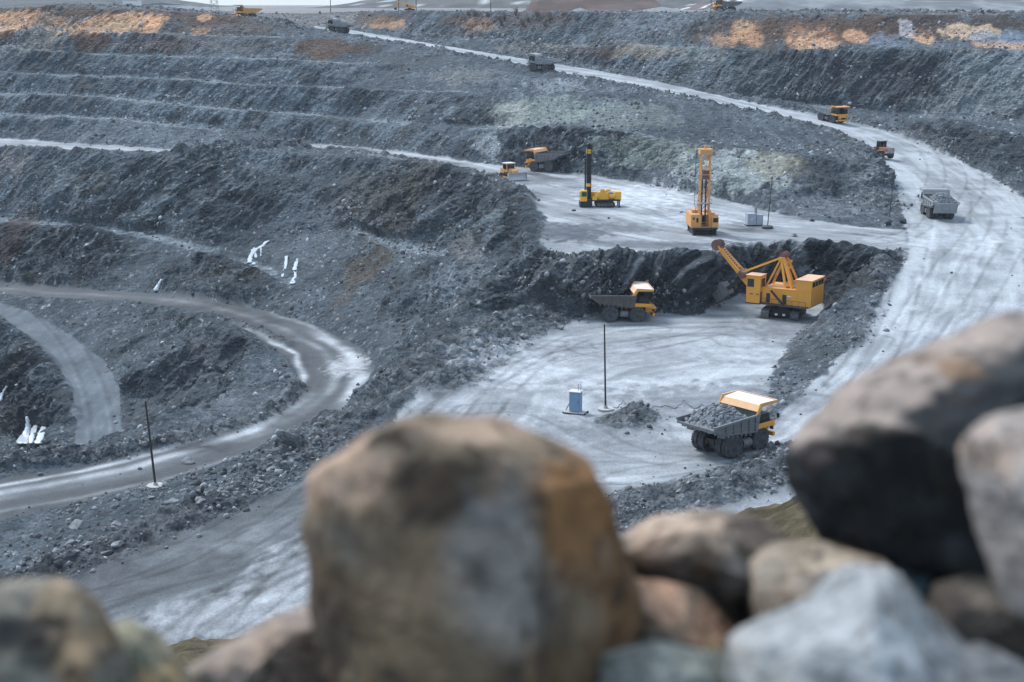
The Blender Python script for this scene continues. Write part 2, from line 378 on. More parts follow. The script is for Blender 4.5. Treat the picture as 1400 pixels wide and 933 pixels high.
for k, c in ROADS.items():
    m = MASK[k] > 0.003
    x, y = GX[m], GY[m]
    D, L, S = pline(c, x, y)
    cr = D * S + fbm2(L / 45, L * 0 + len(k), 20, 2) * .8 + fbm2(x / 16, y / 16, 24, 2) * .6
    w = MASK[k][m]
    n = fbm2(cr / 1.1, L / 80, 21, 4, 0.6) * (.6 + .6 * fbm2(x / 14, y / 14, 27, 2)); n2 = fbm2(cr / 5.5, L / 60, 22, 4, 0.6)
    rut[m] += w * n; streak[m] += w * (0.42 * n + 0.7 * n2)
    if k == 'lower_road': LRC[m] = cr
H1 = (H1 + rut * 0.07).astype(np.float32)

def ground(x, y): return float(samp(H1, x, y))
def hit(u, v, t0=8.0, t1=1500.0):
    """first point of the ground on the line of sight through a pixel of the photograph"""
    d = np.array(ray(u, v)); t = np.arange(t0, t1, 0.25)
    P = d[None] * t[:, None]
    g = samp(H1, P[:, 0], P[:, 1]); i = np.argmax(P[:, 2] < g)
    return Vector((P[i, 0], P[i, 1], float(g[i])))
# ------------------------------------------------------------------ the ground mesh: fine where the faces are steep
NC, NR = 1400, 1900
S_ = np.linspace(-0.43, 0.43, NC).astype(np.float32)
YS = (np.geomspace(44, 822, 2400) - 60).astype(np.float32)
Hm = blur(H1, 3)
XX = S_[:, None] * (YS[None] + 60)
hz = samp(Hm, XX, np.broadcast_to(YS[None], XX.shape))
dzz = np.abs(np.diff(hz, axis=1)); dyy = np.diff(YS)[None]
dist = np.maximum(YS[None, 1:], 0) + 40
met = dzz / dist + dyy * 0.30 / dist * sstep(20, 90, YS[None, 1:]) + dyy * 0.0004 + 2e-6
met = sum(np.roll(met, k, 0) for k in range(-8, 9))
cum = np.concatenate([np.zeros((NC, 1)), np.cumsum(met, 1)], 1)
cum /= cum[:, -1:]
q = np.linspace(0, 1, NR)
MY = np.stack([np.interp(q, cum[i], YS) for i in range(NC)], 1).astype(np.float32)     # NR x NC
MX = S_[None] * (MY + 60)
MZ = samp(H1, MX, MY).astype(np.float32)
del hz, dzz, met, cum, XX

def normals(X, Y, Z):
    P = np.stack([X, Y, Z], -1)
    a = np.gradient(P, axis=1); b = np.gradient(P, axis=0)
    n = np.cross(a, b); n /= np.linalg.norm(n, axis=-1, keepdims=True) + 1e-9
    return n.astype(np.float32)
Zs = samp(Hm, MX, MY)
N0 = normals(MX, MY, Zs)
steep = sstep(0.05, 0.17, 1 - N0[..., 2])
m_flat = samp(flat, MX, MY); m_hill = samp(hill, MX, MY); m_rub = samp(rub, MX, MY); m_pl = samp(plateau, MX, MY)
m_st = samp(streak, MX, MY); m_cv = samp(conv, MX, MY); m_bm = samp(berm, MX, MY)
face = steep * (1 - 0.9 * m_flat) * (1 - m_hill)
crag = face * sstep(-1.1, 0.5, m_cv + 1.1 * fbm(MX / 26, MY / 26, Zs / 40, 3) + .35 * (1 - sstep(420, 470, MY)))      # bare rock above, loose scree below
cliff = np.zeros_like(face)
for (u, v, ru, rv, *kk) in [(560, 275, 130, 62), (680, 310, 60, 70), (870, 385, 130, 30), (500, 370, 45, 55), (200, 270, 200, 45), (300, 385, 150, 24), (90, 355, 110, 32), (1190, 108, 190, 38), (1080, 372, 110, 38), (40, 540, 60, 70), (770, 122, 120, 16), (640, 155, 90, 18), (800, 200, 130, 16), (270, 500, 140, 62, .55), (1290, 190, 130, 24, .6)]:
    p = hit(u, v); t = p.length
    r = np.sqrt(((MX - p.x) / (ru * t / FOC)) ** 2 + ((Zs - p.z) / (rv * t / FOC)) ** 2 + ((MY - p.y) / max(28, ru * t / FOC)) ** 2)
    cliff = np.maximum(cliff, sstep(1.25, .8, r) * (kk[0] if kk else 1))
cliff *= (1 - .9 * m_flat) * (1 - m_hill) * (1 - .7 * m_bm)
face = np.maximum(face, cliff * .8); crag = np.maximum(crag, cliff * sstep(.02, .09, 1 - N0[..., 2]))
# dipping joints: beds run up to the right across the faces
bend = 3.0 * noise3(MX / 26, MY / 26, Zs / 26)
qa = (MX * 0.78 - Zs * 0.85) + bend; qb = (MX * 0.7 + Zs * 0.75)
j1 = fbm(qa / 5.2, qb / 17, MY / 14, 4, 0.55, True)
j2 = fbm(qa / 1.5, qb / 6.0, MY / 5, 3, 0.6)
big = fbm(MX / 24, MY / 24, Zs / 30, 3)
lump = fbm(MX / 1.3, MY / 1.3, Zs / 1.3, 3, 0.65)
blk = fbm(MX / 4.2, MY / 4.2, Zs / 3.2, 4, 0.55, True)
j3 = fbm(qa / 2.4 + 40, qb / 14, MY / 9, 3, 0.55, True)
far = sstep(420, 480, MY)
j4 = fbm(qa / 7.5 + 9, qb / 30, MY / 30, 2, 0.5, True)
disp = crag * cliff * (1.5 * j4 + .5 * j3) + crag * (1 - m_bm) * (1 - .5 * far) * (1.5 * j1 + 0.75 * j3 + 0.5 * j2 + 0.55 * blk + 1.5 * big + 0.10 * lump) + (face - crag) * (0.30 * j2 + 0.35 * j3 + 0.12 * blk + 0.10 * lump + .5 * big)
disp += (1 - face) * np.clip((1 - m_flat) * (1 - m_hill) * 0.5 * (1 - .6 * m_bm) + m_rub, 0, 1) * (0.17 * lump + 0.18 * blk)
disp += m_flat * (1 - m_rub) * 0.02 * lump
disp += m_hill * sstep(4, 20, MY) * 0.10 * lump
fade = sstep(-0.5, 12, MY)
VX = MX + N0[..., 0] * disp * fade; VY = MY + N0[..., 1] * disp * fade; VZ = MZ + N0[..., 2] * disp * fade * (1 - .45 * crag)

# ------------------------------------------------------------------ what the ground is made of, point by point
def C(*c): return np.array(c, np.float32)
def mix(a, b, t): return a + (b - a) * np.asarray(t)[..., None]
n_lo = fbm(MX / 34, MY / 34, Zs / 16, 4)
n_hi = fbm(MX / 2.6, MY / 2.6, Zs / 2.6, 4, 0.6)
n_bd = fbm(qa / 3.0, qb / 16, MY / 20 + 7, 4, .6)             # colour follows the beds
n_sp = fbm(MX / 1.1, MY / 2.2, Zs / 1.1 + 31, 2, .6)
rockc = mix(C(.046, .054, .063), C(.098, .110, .124), sstep(-.8, .9, n_lo + .5 * n_bd))
rockc = mix(rockc, C(.020, .024, .029), crag * sstep(.05, .9, n_bd * .8 + n_hi * .35 - .25 * j1) * .75)  # dark beds; hollows between ribs a little darker, shade put into the colour
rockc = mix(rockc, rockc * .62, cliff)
rockc = mix(rockc, C(.19, .205, .22), crag * cliff * sstep(.15, .9, -n_bd + .5 * j4 - .3) * .8)
rockc = mix(rockc, C(.24, .26, .28), crag * sstep(.40, 1.0, -n_bd * .6 + n_hi * .6 + .3 * n_lo) * .7)
rockc = mix(rockc, C(.085, .066, .05), crag * sstep(.3, .85, fbm(MX / 19, MY / 19, Zs / 11 + 50, 3)) * .55)
scree = mix(C(.068, .077, .088), C(.130, .143, .158), sstep(-.6, .8, n_lo * .6 + n_bd * .7))
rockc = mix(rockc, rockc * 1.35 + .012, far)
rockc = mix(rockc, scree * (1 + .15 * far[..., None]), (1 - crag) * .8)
rockc = rockc * (1 + .45 * (n_bd * face * (.4 + .6 * far)).clip(-1, 1))[..., None]
rockc = mix(rockc, C(.27, .29, .31) * (1 + .25 * n_hi[..., None]), m_bm * sstep(-.7, .4, n_lo + .5 * n_hi + .2) * .7)
rockc = rockc * C(.90, 1.01, 1.06)
rockc = mix(rockc, C(.36, .38, .40), sstep(.62, 1.0, n_sp + .25 * n_hi) * .8 * (1 - m_flat))       # bright chips
col = np.ascontiguousarray(rockc, np.float32)
# coloured strata, wash and darker patches, each where it lies on the walls: centre and half size seen from the camera, metres come from the distance
MXf, MYf, MZf, QAf, QBf = MX.ravel(), MY.ravel(), Zs.ravel(), qa.ravel(), qb.ravel()
def patch(u, v, ru, rv, c, k=1.0, ang=0.0, edge=.45, ns=3.0):
    p = hit(u, v); t = p.length
    rx, rz = ru * t / FOC, rv * t / FOC
    dx = (MXf - p.x); dz = (MZf - p.z)
    ca, sa = math.cos(ang), math.sin(ang)
    a = (dx * ca + dz * sa) / rx; b = (-dx * sa + dz * ca) / rz; d = (MYf - p.y) / max(25.0, rx)
    r = a * a + b * b + d * d
    i = np.nonzero(r < 4.4)[0]
    r = np.sqrt(r[i]) + edge * fbm(QAf[i] / ns, QBf[i] / (ns * 2.6), MYf[i] / 20 + u, 4, .65)
    w = (sstep(1.15, .75, r) * k)[:, None]
    cf = col.reshape(-1, 3); cf[i] += (C(*c) * (.78 + .22 * cf[i] / np.maximum(.02, cf[i].mean())) - cf[i]) * w
SAND, SAND2, BROWN, DARKB = (.58, .36, .225), (.46, .275, .16), (.115, .075, .055), (.065, .05, .042)
GREEN, PALE, DARK = (.235, .265, .245), (.33, .355, .37), (.05, .057, .066)
for a in [
  (1060, 46, 130, 24, BROWN, .65), (1240, 40, 90, 20, BROWN, .6), (310, 38, 80, 14, BROWN, .6), (215, 64, 60, 12, BROWN, .55), (330, 64, 50, 10, DARKB, .4),
  (60, 22, 90, 12, BROWN, .9), (250, 20, 110, 12, BROWN, .85), (28, 33, 58, 15, SAND, 1, 0, .3), (150, 36, 72, 15, SAND, 1, .1, .3), (205, 37, 16, 11, SAND, .9, 0, .3), (280, 25, 14, 4, SAND, .8), (275, 43, 10, 5, SAND2, .7),
  (15, 55, 16, 12, DARKB, .8), (60, 58, 34, 12, (.27, .25, .225), .8), (125, 60, 32, 11, BROWN, .8), (445, 66, 48, 14, BROWN, .95), (500, 68, 22, 10, DARKB, .7), (8, 75, 14, 20, PALE, .5),
  (525, 33, 30, 7, SAND2, .8), (500, 26, 60, 8, BROWN, .7), (655, 38, 26, 9, SAND2, .75), (640, 30, 45, 8, BROWN, .6), (720, 30, 60, 14, (.12, .10, .095), .8), (880, 40, 70, 20, (.17, .19, .21), .8),
  (1110, 53, 38, 22, SAND, 1.0, 0, .1), (1022, 48, 22, 18, SAND2, .9, .6, .3), (990, 55, 20, 8, SAND2, .6), (1075, 40, 40, 14, BROWN, .7), (1170, 40, 60, 20, BROWN, .85), (1170, 51, 17, 9, SAND, .9, 0, .25), (1262, 50, 15, 10, SAND, 1, 0, .15), (1300, 36, 110, 16, DARKB, .85), (1325, 45, 36, 10, (.55, .42, .30), .95, 0, .35), (1380, 62, 34, 5, SAND, .8), (1370, 52, 40, 8, (.2, .25, .33), .7), (1240, 42, 8, 15, (.42, .41, .44), .9, -.5), (1215, 57, 24, 10, (.19, .23, .28), .8),
  (880, 72, 60, 9, (.29, .255, .215), .8), (800, 72, 50, 9, BROWN, .6), (730, 66, 46, 7, (.27, .25, .22), .7), (960, 78, 30, 12, (.25, .27, .25), .6),
  (1180, 105, 120, 26, DARK, .75), (1260, 125, 60, 25, DARK, .8), (1370, 110, 70, 50, (.21, .24, .25), .7), (1050, 110, 70, 30, (.10, .115, .125), .6), (1290, 150, 60, 12, (.26, .28, .29), .6),
  (740, 155, 70, 18, GREEN, .85), (700, 160, 26, 14, (.40, .40, .37), .6, .6), (860, 155, 90, 20, GREEN, .55), (900, 215, 80, 22, GREEN, .8), (1000, 235, 90, 25, (.36, .385, .375), .85), (1060, 225, 35, 12, (.24, .225, .17), .6), (670, 200, 22, 14, PALE, .8), (770, 195, 40, 14, DARK, .5), (1120, 250, 40, 30, DARK, .6), (1190, 240, 30, 40, (.19, .21, .23), .6),
  (560, 85, 60, 22, (.085, .095, .10), .6), (765, 118, 40, 8, PALE, .5), (630, 105, 60, 10, (.2, .2, .19), .5), (300, 65, 60, 12, (.18, .19, .2), .5),
  (580, 255, 12, 32, (.21, .185, .14), .45, -.5, .8, 2), (560, 290, 24, 34, (.075, .065, .055), .5), (510, 270, 70, 40, (.12, .115, .105), .5), (503, 370, 24, 46, (.085, .070, .052), .7, .1, .8), (480, 385, 16, 26, (.12, .095, .075), .5, .2, .8), (20, 330, 26, 50, (.055, .04, .04), .8), (20, 225, 26, 16, (.2, .175, .16), .6), (600, 270, 30, 50, (.08, .09, .10), .5), (690, 300, 50, 50, (.085, .095, .105), .5),
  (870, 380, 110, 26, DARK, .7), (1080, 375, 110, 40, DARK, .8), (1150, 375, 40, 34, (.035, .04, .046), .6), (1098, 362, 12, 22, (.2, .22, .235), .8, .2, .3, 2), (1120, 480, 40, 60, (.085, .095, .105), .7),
  (640, 400, 60, 40, (.21, .23, .25), .5), (640, 345, 40, 14, (.2, .2, .2), .6), (280, 520, 130, 60, (.115, .125, .14), .5), (330, 560, 60, 30, (.19, .205, .225), .5), (40, 520, 60, 70, DARK, .5)]:
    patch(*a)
# brown soil of the photographer's slope
soil = mix(C(.070, .058, .034), C(.13, .108, .066), sstep(-.6, .8, fbm(MX / 1.8, MY / 1.8, Zs, 4)))
soil = mix(soil, C(.045, .042, .022), sstep(.2, .7, fbm(MX / 2.6, MY / 2.6, Zs + 8, 3)) * .8)
soil = mix(C(.03, .028, .022), soil, sstep(8, 30, MY))  # nearest soil darkened, painted shade for the gaps between the rocks
col = np.ascontiguousarray(mix(col, soil, m_hill))
col = mix(col, mix(C(.17, .17, .175), C(.24, .235, .23), sstep(-.5, .5, n_lo)), m_pl * .8)

# dust on the roads, darker where they are damp
pale, mid, damp = C(.40, .43, .46), C(.235, .255, .275), C(.085, .095, .106)
n_ed = fbm(MX / 6.5, MY / 6.5, 9 + 0 * MX, 3, .55)
n_pt = fbm(MX / 11, MY / 11, 3.0 + 0 * MX, 4, .55)
for k, w in (('ramp', (.32, -.9)), ('floor', (.12, -.6)), ('bench', (.02, -.7)), ('near', (-.72, -.2)), ('track', (-.1, -.3)), ('lower_road', (-.05, -.2))):
    m = samp(MASK[k], MX, MY)
    tone = m_st * .8 + n_pt * .45 + w[0]
    rc = mix(mix(np.broadcast_to(damp, MX.shape + (3,)), mid, sstep(-.75, -.15, tone)), pale, sstep(-.1, .75, tone))
    if k == 'lower_road':       # a pale crust along both edges, dark damp wheel lanes
        cr = samp(LRC, MX, MY)
        nr_, hp_ = sstep(262, 235, MY), sstep(238, 258, MY) * sstep(330, 295, MY)
        lane = np.exp(-((cr + 5.6) / .7) ** 2) * (.35 + .65 * (nr_ + hp_).clip(0, 1)) + .75 * nr_ * np.exp(-((cr + 2.2) / 1.3) ** 2) + (.16 + .2 * hp_) * np.exp(-((cr - .6) / 1.1) ** 2) + .95 * hp_ * np.exp(-((cr - 4.8) / 1.3) ** 2) + .25 * np.exp(-((cr - 6.2) / .8) ** 2)
        rc = mix(rc * .16 + damp * .45, pale * 1.15, (lane * (.8 + .6 * n_pt + .25 * n_ed)).clip(0, .95))
    if k == 'track':
        rc = rc * .14 + rockc * .98
    if k == 'near':
        rc = mix(rc, damp * 1.15, sstep(.25, -.5, tone) * .6)
    e = sstep(.35, .65, m + .22 * n_hi + .30 * n_ed * (k != 'lower_road'))
    col = mix(col, rc, e * (1 - m_rub * .85) * (1 - .85 * face * (m < .5)))
rubc = mix(C(.09, .10, .11), C(.21, .225, .24), sstep(-.5, .9, n_hi + .6 * n_sp))
col = np.ascontiguousarray(mix(col, rubc, m_rub * .6 * (1 - m_hill)))
def dust(u, v, rx, ry, c, k, ns=2.5):
    """a pool of paler or darker dust on flat ground"""
    p = hit(u, v)
    r = ((MXf - p.x) / rx) ** 2 + ((MYf - p.y) / ry) ** 2
    i = np.nonzero(r < 4.5)[0]
    r = np.sqrt(r[i]) + .4 * fbm2(MXf[i] / ns, MYf[i] / (ns * 1.5), int(u), 3, .6)
    w = (sstep(1.2, .6, r) * k * (1 - face.ravel()[i]))[:, None]
    cf = col.reshape(-1, 3); cf[i] += (C(*c) * (1 + .25 * n_hi.ravel()[i][:, None]) - cf[i]) * w
for a in [(870, 268, 14, 22, (.50, .53, .57), .8), (950, 300, 12, 10, (.42, .45, .49), .6), (775, 318, 9, 14, (.075, .085, .10), .85), (830, 312, 12, 7, (.10, .11, .125), .7), (920, 335, 12, 4, (.11, .12, .135), .7), (880, 335, 14, 5, (.12, .13, .15), .6), (730, 246, 12, 10, (.13, .142, .155), .7), (1120, 285, 12, 14, (.17, .19, .215), .7),
          (700, 500, 10, 14, (.46, .49, .53), .6), (900, 530, 16, 6, (.45, .48, .52), .6), (860, 480, 14, 10, (.27, .29, .32), .6), (980, 545, 16, 9, (.15, .165, .185), .7), (840, 590, 9, 6, (.15, .165, .18), .7), (1090, 450, 9, 16, (.14, .15, .17), .7), (1000, 480, 8, 10, (.40, .43, .47), .5),
          (476, 500, 4, 12, (.50, .52, .55), .5, 1.2), (290, 850, 8, 7, (.42, .45, .48), .5), (410, 790, 7, 10, (.40, .43, .46), .5), (120, 790, 18, 6, (.075, .083, .092), .75), (330, 700, 20, 6, (.09, .10, .112), .75), (250, 745, 20, 5, (.11, .12, .135), .6), (510, 600, 12, 8, (.115, .125, .14), .6), (1300, 330, 16, 10, (.45, .48, .52), .4)]:
    dust(*a)
def tyre_track(pix, z, k, w=.42, gauge=2.3, tone=None):
    """a pair of wheel tracks pressed into the dust"""
    pts = np.array([Pz(u, v, z)[:2] for u, v in pix]); t = np.linspace(0, 1, 40); s0 = np.linspace(0, 1, len(pts))
    co = np.polyfit(s0, pts, min(3, len(pts) - 1)); q_ = np.stack([np.polyval(co[:, 0], t), np.polyval(co[:, 1], t)], 1)
    lo, hi_ = q_.min(0) - 4, q_.max(0) + 4
    i = np.nonzero((MXf > lo[0]) & (MXf < hi_[0]) & (MYf > lo[1]) & (MYf < hi_[1]))[0]
    D, L, S = pline(q_, MXf[i], MYf[i]); br = sstep(-.9, .2, fbm2(L / 9, S * 3 + L * 0, int(pix[0][0]), 2))
    g = np.exp(-((D - gauge) / w) ** 2) * .55
    m = g * br * abs(k) * (1 - face.ravel()[i])
    cf = col.reshape(-1, 3); cf[i] = cf[i] * (1 + (k * m / max(abs(k), 1e-6))[:, None] * (.35 if k > 0 else .6))
    VZ.reshape(-1)[i] -= (.05 * g * br).astype(np.float32)
VZ = np.ascontiguousarray(VZ)
for a in [([(600, 560), (720, 500), (860, 470), (1040, 462)], -57, -.8), ([(640, 600), (700, 520), (790, 462), (900, 450)], -57, -.9), ([(620, 640), (760, 610), (900, 560), (1060, 480)], -57, .8), ([(700, 470), (800, 480), (900, 470), (990, 450)], -57, -.7),
          ([(790, 470), (850, 480), (940, 462), (1000, 470)], -57, -1), ([(850, 655), (930, 640), (1050, 600), (1200, 500)], -57, -.9), ([(760, 660), (900, 640), (1040, 618), (1180, 560)], -57, .9), ([(640, 560), (760, 570), (840, 610), (980, 630)], -57, -.8), ([(560, 590), (640, 540), (720, 490), (760, 470)], -57, -.9),
          ([(300, 850), (400, 790), (480, 720), (560, 640)], -59, -1), ([(150, 830), (300, 800), (420, 770), (520, 690)], -60, -1, .6), ([(80, 800), (250, 780), (380, 720), (520, 620)], -60, -.9), ([(220, 870), (300, 820), (360, 790), (430, 770)], -59, -1.1, .6), ([(330, 800), (300, 830), (280, 860), (270, 900)], -59, -1), ([(100, 770), (280, 720), (420, 655), (540, 580)], -59, -.9),
          ([(22, 420), (80, 455), (122, 500), (138, 560), (134, 612)], -85, -.8, .5), ([(10, 419), (70, 450), (115, 500), (130, 560), (128, 612)], -85, .8, .4),
          ([(1240, 420), (1290, 370), (1330, 330), (1340, 290)], -48.5, -.8), ([(1180, 500), (1240, 430), (1280, 370), (1290, 310)], -49, .8), ([(1280, 460), (1340, 400), (1380, 350), (1390, 310)], -49, -.8), ([(1120, 560), (1200, 480), (1230, 430), (1250, 370)], -52, -1), ([(1190, 540), (1260, 460), (1310, 400), (1340, 350)], -51, .8),
          ([(760, 255), (860, 285), (980, 310), (1200, 330)], -47.3, -.8), ([(800, 300), (900, 310), (1040, 325), (1200, 340)], -47.3, .7), ([(700, 240), (820, 262), (930, 300), (1000, 330)], -47.3, -.8), ([(1260, 310), (1200, 330), (1100, 330), (980, 320)], -47.3, -.9), ([(760, 330), (830, 320), (900, 330), (960, 338)], -47.4, -.9),
          ([(1240, 290), (1270, 260), (1280, 230), (1250, 205)], -44, -.8), ([(1300, 290), (1330, 260), (1330, 235), (1290, 212)], -45, -.8)]:
    tyre_track(*a)
col = col * (1 + .10 * n_hi[..., None])
col = np.clip(col, .015, .75)

# ------------------------------------------------------------------ materials
def new_mat(name):
    m = bpy.data.materials.new(name); m.use_nodes = True
    nt = m.node_tree; b = nt.nodes['Principled BSDF']
    return m, nt, b
def ground_mat(name, rough_, bump_, scale, rocky=False, dist=.5):
    m, nt, b = new_mat(name)
    N = nt.nodes.new; L = nt.links.new
    at = N('ShaderNodeAttribute'); at.attribute_name = 'earth'
    tc = N('ShaderNodeTexCoord')
    n1 = N('ShaderNodeTexNoise'); n1.inputs['Scale'].default_value = scale; n1.inputs['Detail'].default_value = 6; n1.inputs['Roughness'].default_value = .68
    n2 = N('ShaderNodeTexNoise'); n2.inputs['Scale'].default_value = scale * 2.7; n2.inputs['Detail'].default_value = 3
    mr = N('ShaderNodeMapRange'); mr.inputs[1].default_value = .25; mr.inputs[2].default_value = .75; mr.inputs[3].default_value = .62 if rocky else .78; mr.inputs[4].default_value = 1.38 if rocky else 1.22
    mx = N('ShaderNodeMix'); mx.data_type = 'RGBA'; mx.blend_type = 'MULTIPLY'; mx.inputs[0].default_value = 1
    bp = N('ShaderNodeBump'); bp.inputs['Strength'].default_value = bump_; bp.inputs['Distance'].default_value = dist
    L(tc.outputs['Object'], n1.inputs['Vector']); L(tc.outputs['Object'], n2.inputs['Vector'])
    L(n2.outputs['Fac'], mr.inputs[0]); L(at.outputs['Color'], mx.inputs[6]); L(mr.outputs[0], mx.inputs[7])
    colour, height = mx.outputs[2], n1.outputs['Fac']
    if rocky:           # broken blocks with facets of their own tone, and dipping joints
        vo = N('ShaderNodeTexVoronoi'); vo.inputs['Scale'].default_value = .95
        mp = N('ShaderNodeMapping'); mp.inputs['Rotation'].default_value = (0, R(-42), 0); mp.inputs['Scale'].default_value = (.8, .5, 1.5)
        wp = N('ShaderNodeVectorMath'); wp.operation = 'MULTIPLY_ADD'; wp.inputs[1].default_value = (1.2, 1.2, 1.2)
        L(tc.outputs['Object'], mp.inputs['Vector']); L(n1.outputs['Color'], wp.inputs[0]); L(mp.outputs[0], wp.inputs[2]); L(wp.outputs[0], vo.inputs['Vector'])
        sp = N('ShaderNodeSeparateColor'); L(vo.outputs['Color'], sp.inputs[0])
        m2 = N('ShaderNodeMapRange'); m2.inputs[3].default_value = .76; m2.inputs[4].default_value = 1.26; L(sp.outputs[0], m2.inputs[0])
        mx2 = N('ShaderNodeMix'); mx2.data_type = 'RGBA'; mx2.blend_type = 'MULTIPLY'; mx2.inputs[0].default_value = 1
        L(colour, mx2.inputs[6]); L(m2.outputs[0], mx2.inputs[7]); colour = mx2.outputs[2]
        ad = N('ShaderNodeMath'); ad.operation = 'MULTIPLY_ADD'; ad.inputs[1].default_value = .9
        L(sp.outputs[1], ad.inputs[0]); L(n1.outputs['Fac'], ad.inputs[2])
        a2 = N('ShaderNodeMath'); a2.operation = 'SUBTRACT'; L(ad.outputs[0], a2.inputs[0]); L(vo.outputs['Distance'], a2.inputs[1]); height = a2.outputs[0]
    L(colour, b.inputs['Base Color']); L(height, bp.inputs['Height']); L(bp.outputs[0], b.inputs['Normal'])
    b.inputs['Roughness'].default_value = rough_
    b.inputs['Specular IOR Level'].default_value = .2
    return m
M_ROCK = ground_mat('broken_rock', .9, 1.0, .8, True, .8)
M_DUST = ground_mat('rock_dust', .88, .25, 1.2)
M_SOIL = ground_mat('brown_soil', .95, .8, 1.6)

def grid_object(name, sel, mat):
    """the faces of the ground whose corner falls in one zone, as a sheet of its own"""
    idx = np.arange(NR * NC, dtype=np.int32).reshape(NR, NC)
    f = np.stack([idx[:-1, :-1], idx[:-1, 1:], idx[1:, 1:], idx[1:, :-1]], -1)[sel[:-1, :-1]]
    used, inv = np.unique(f.ravel(), return_inverse=True)
    co = np.stack([VX.ravel()[used], VY.ravel()[used], VZ.ravel()[used]], -1).astype(np.float32)
    me = bpy.data.meshes.new(name)
    me.vertices.add(len(used)); me.vertices.foreach_set('co', co.ravel())
    nf = len(f)
    me.loops.add(nf * 4); me.loops.foreach_set('vertex_index', inv.astype(np.int32).ravel())
    me.polygons.add(nf); me.polygons.foreach_set('loop_start', np.arange(0, nf * 4, 4, dtype=np.int32))
    me.update(calc_edges=True)
    a = me.attributes.new('earth', 'FLOAT_COLOR', 'POINT')
    a.data.foreach_set('color', np.concatenate([col.reshape(-1, 3)[used], np.ones((len(used), 1))], 1).astype(np.float32).ravel())
    me.shade_smooth() if mat is not M_ROCK else me.shade_flat()
    me.materials.append(mat)
    o = bpy.data.objects.new(name, me); COL.objects.link(o)
    return tag(o, kind='structure')
ZONES = ['lower_road', 'track', 'ramp', 'floor', 'near', 'bench']
zm = np.stack([samp(MASK[k], MX, MY) for k in ZONES], 0)
zi = np.where(zm.max(0) > .5, zm.argmax(0) + 1, 0)
zi = np.where(m_rub > .35, 0, zi)
zi = np.where((zi == 0) & (m_hill > .5), 7, zi)
zi = np.where((zi == 0) & (m_pl > .5), 8, zi)
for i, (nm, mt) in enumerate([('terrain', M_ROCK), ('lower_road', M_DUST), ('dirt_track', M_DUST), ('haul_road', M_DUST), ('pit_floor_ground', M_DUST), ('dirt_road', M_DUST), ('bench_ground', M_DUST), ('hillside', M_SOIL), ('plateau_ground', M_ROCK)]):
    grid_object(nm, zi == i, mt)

# the country beyond the rim, out to the horizon
def sheet(name, x0, x1, y0, y1, nx, ny, zf, mat, colf):
    X, Y = np.meshgrid(np.linspace(x0, x1, nx), y0 * (y1 / y0) ** np.linspace(0, 1, ny))
    Z = zf(X, Y)
    me = bpy.data.meshes.new(name)
    v = np.stack([X, Y, Z], -1).reshape(-1, 3)
    f = [(j * nx + i, j * nx + i + 1, (j + 1) * nx + i + 1, (j + 1) * nx + i) for j in range(ny - 1) for i in range(nx - 1)]
    me.from_pydata(v.tolist(), [], f); me.materials.append(mat); me.shade_smooth()
    a = me.attributes.new('earth', 'FLOAT_COLOR', 'POINT')
    c = colf(X, Y, Z).reshape(-1, 3)
    a.data.foreach_set('color', np.concatenate([c, np.ones((len(c), 1))], 1).astype(np.float32).ravel())
    o = bpy.data.objects.new(name, me); COL.objects.link(o)
    return tag(o, kind='structure')
M_FAR = ground_mat('far_country', .95, 0.2, .05)
sheet('far_ground', -2600, 2600, 752, 6500, 120, 60, lambda X, Y: -4.6 - sstep(752, 800, Y) * .6 + fbm(X / 60, Y / 60, 0 * X, 3) * .5 * sstep(760, 800, Y),
      M_FAR, lambda X, Y, Z: mix(C(.16, .16, .16), C(.26, .255, .25), sstep(-.4, .5, fbm(X / 50, Y / 120, 0 * X, 3))))
def hills(name, y0, y1, x0, x1, top, c0, c1, snow=0.0, sd=0):
    def zf(X, Y):
        t = (Y - y0) / (y1 - y0); prof = np.sin(np.clip(t, 0, 1) * math.pi)
        edge = sstep(x0, x0 + (x1 - x0) * .12, X) * sstep(x1, x1 - (x1 - x0) * .12, X)
        return -7 + (top + 7) * prof * edge * (1 + .22 * fbm(X / 140, Y / 140, 0 * X + sd, 3))
    def cf(X, Y, Z):
        c = mix(C(*c0), C(*c1), sstep(-.4, .4, fbm(X / 30, Y / 60, Z / 8 + sd, 4)))
        return mix(c, C(.75, .77, .8), sstep(.42, .55, fbm(X / 22, Y / 40, Z / 6 + 20, 3)) * snow)
    return sheet(name, x0, x1, y0, y1, 160, 30, zf, M_FAR, cf)
hills('brown_hill', 820, 1100, 5, 95, 5, (.075, .052, .047), (.11, .085, .078), 0, 3)
hills('wooded_hill', 1100, 1700, 150, 900, 17, (.085, .066, .066), (.13, .108, .108), 1.0, 5)
hills('far_hill', 1900, 3200, -330, 1400, 26, (.06, .066, .068), (.10, .102, .104), .5, 7)
hills('misty_hill', 2000, 3300, -2300, -520, 22, (.06, .066, .07), (.10, .104, .108), .0, 11)
hills('grey_spoil_hill', 780, 900, 90, 420, 2, (.14, .155, .17), (.22, .235, .25), 0, 9)
print('terrain', round(time.time() - _T0, 1))

_PV = (VY * CP - VZ * SP).ravel(); _PU = (700 + FOC * VX.ravel() / _PV).astype(np.float32); _PW = (466.5 - FOC * (VZ * CP + VY * SP).ravel() / _PV).astype(np.float32)
def surf(u, v):
    """the point of the finished ground seen at a pixel of the photograph"""
    i = np.nonzero((np.abs(_PU - u) < 1.2) & (np.abs(_PW - v) < 1.2) & (_PV > 60))[0]
    if not len(i): return hit(u, v)
    i = i[np.argmin(_PV[i])]
    return Vector((float(VX.ravel()[i]), float(VY.ravel()[i]), float(VZ.ravel()[i])))

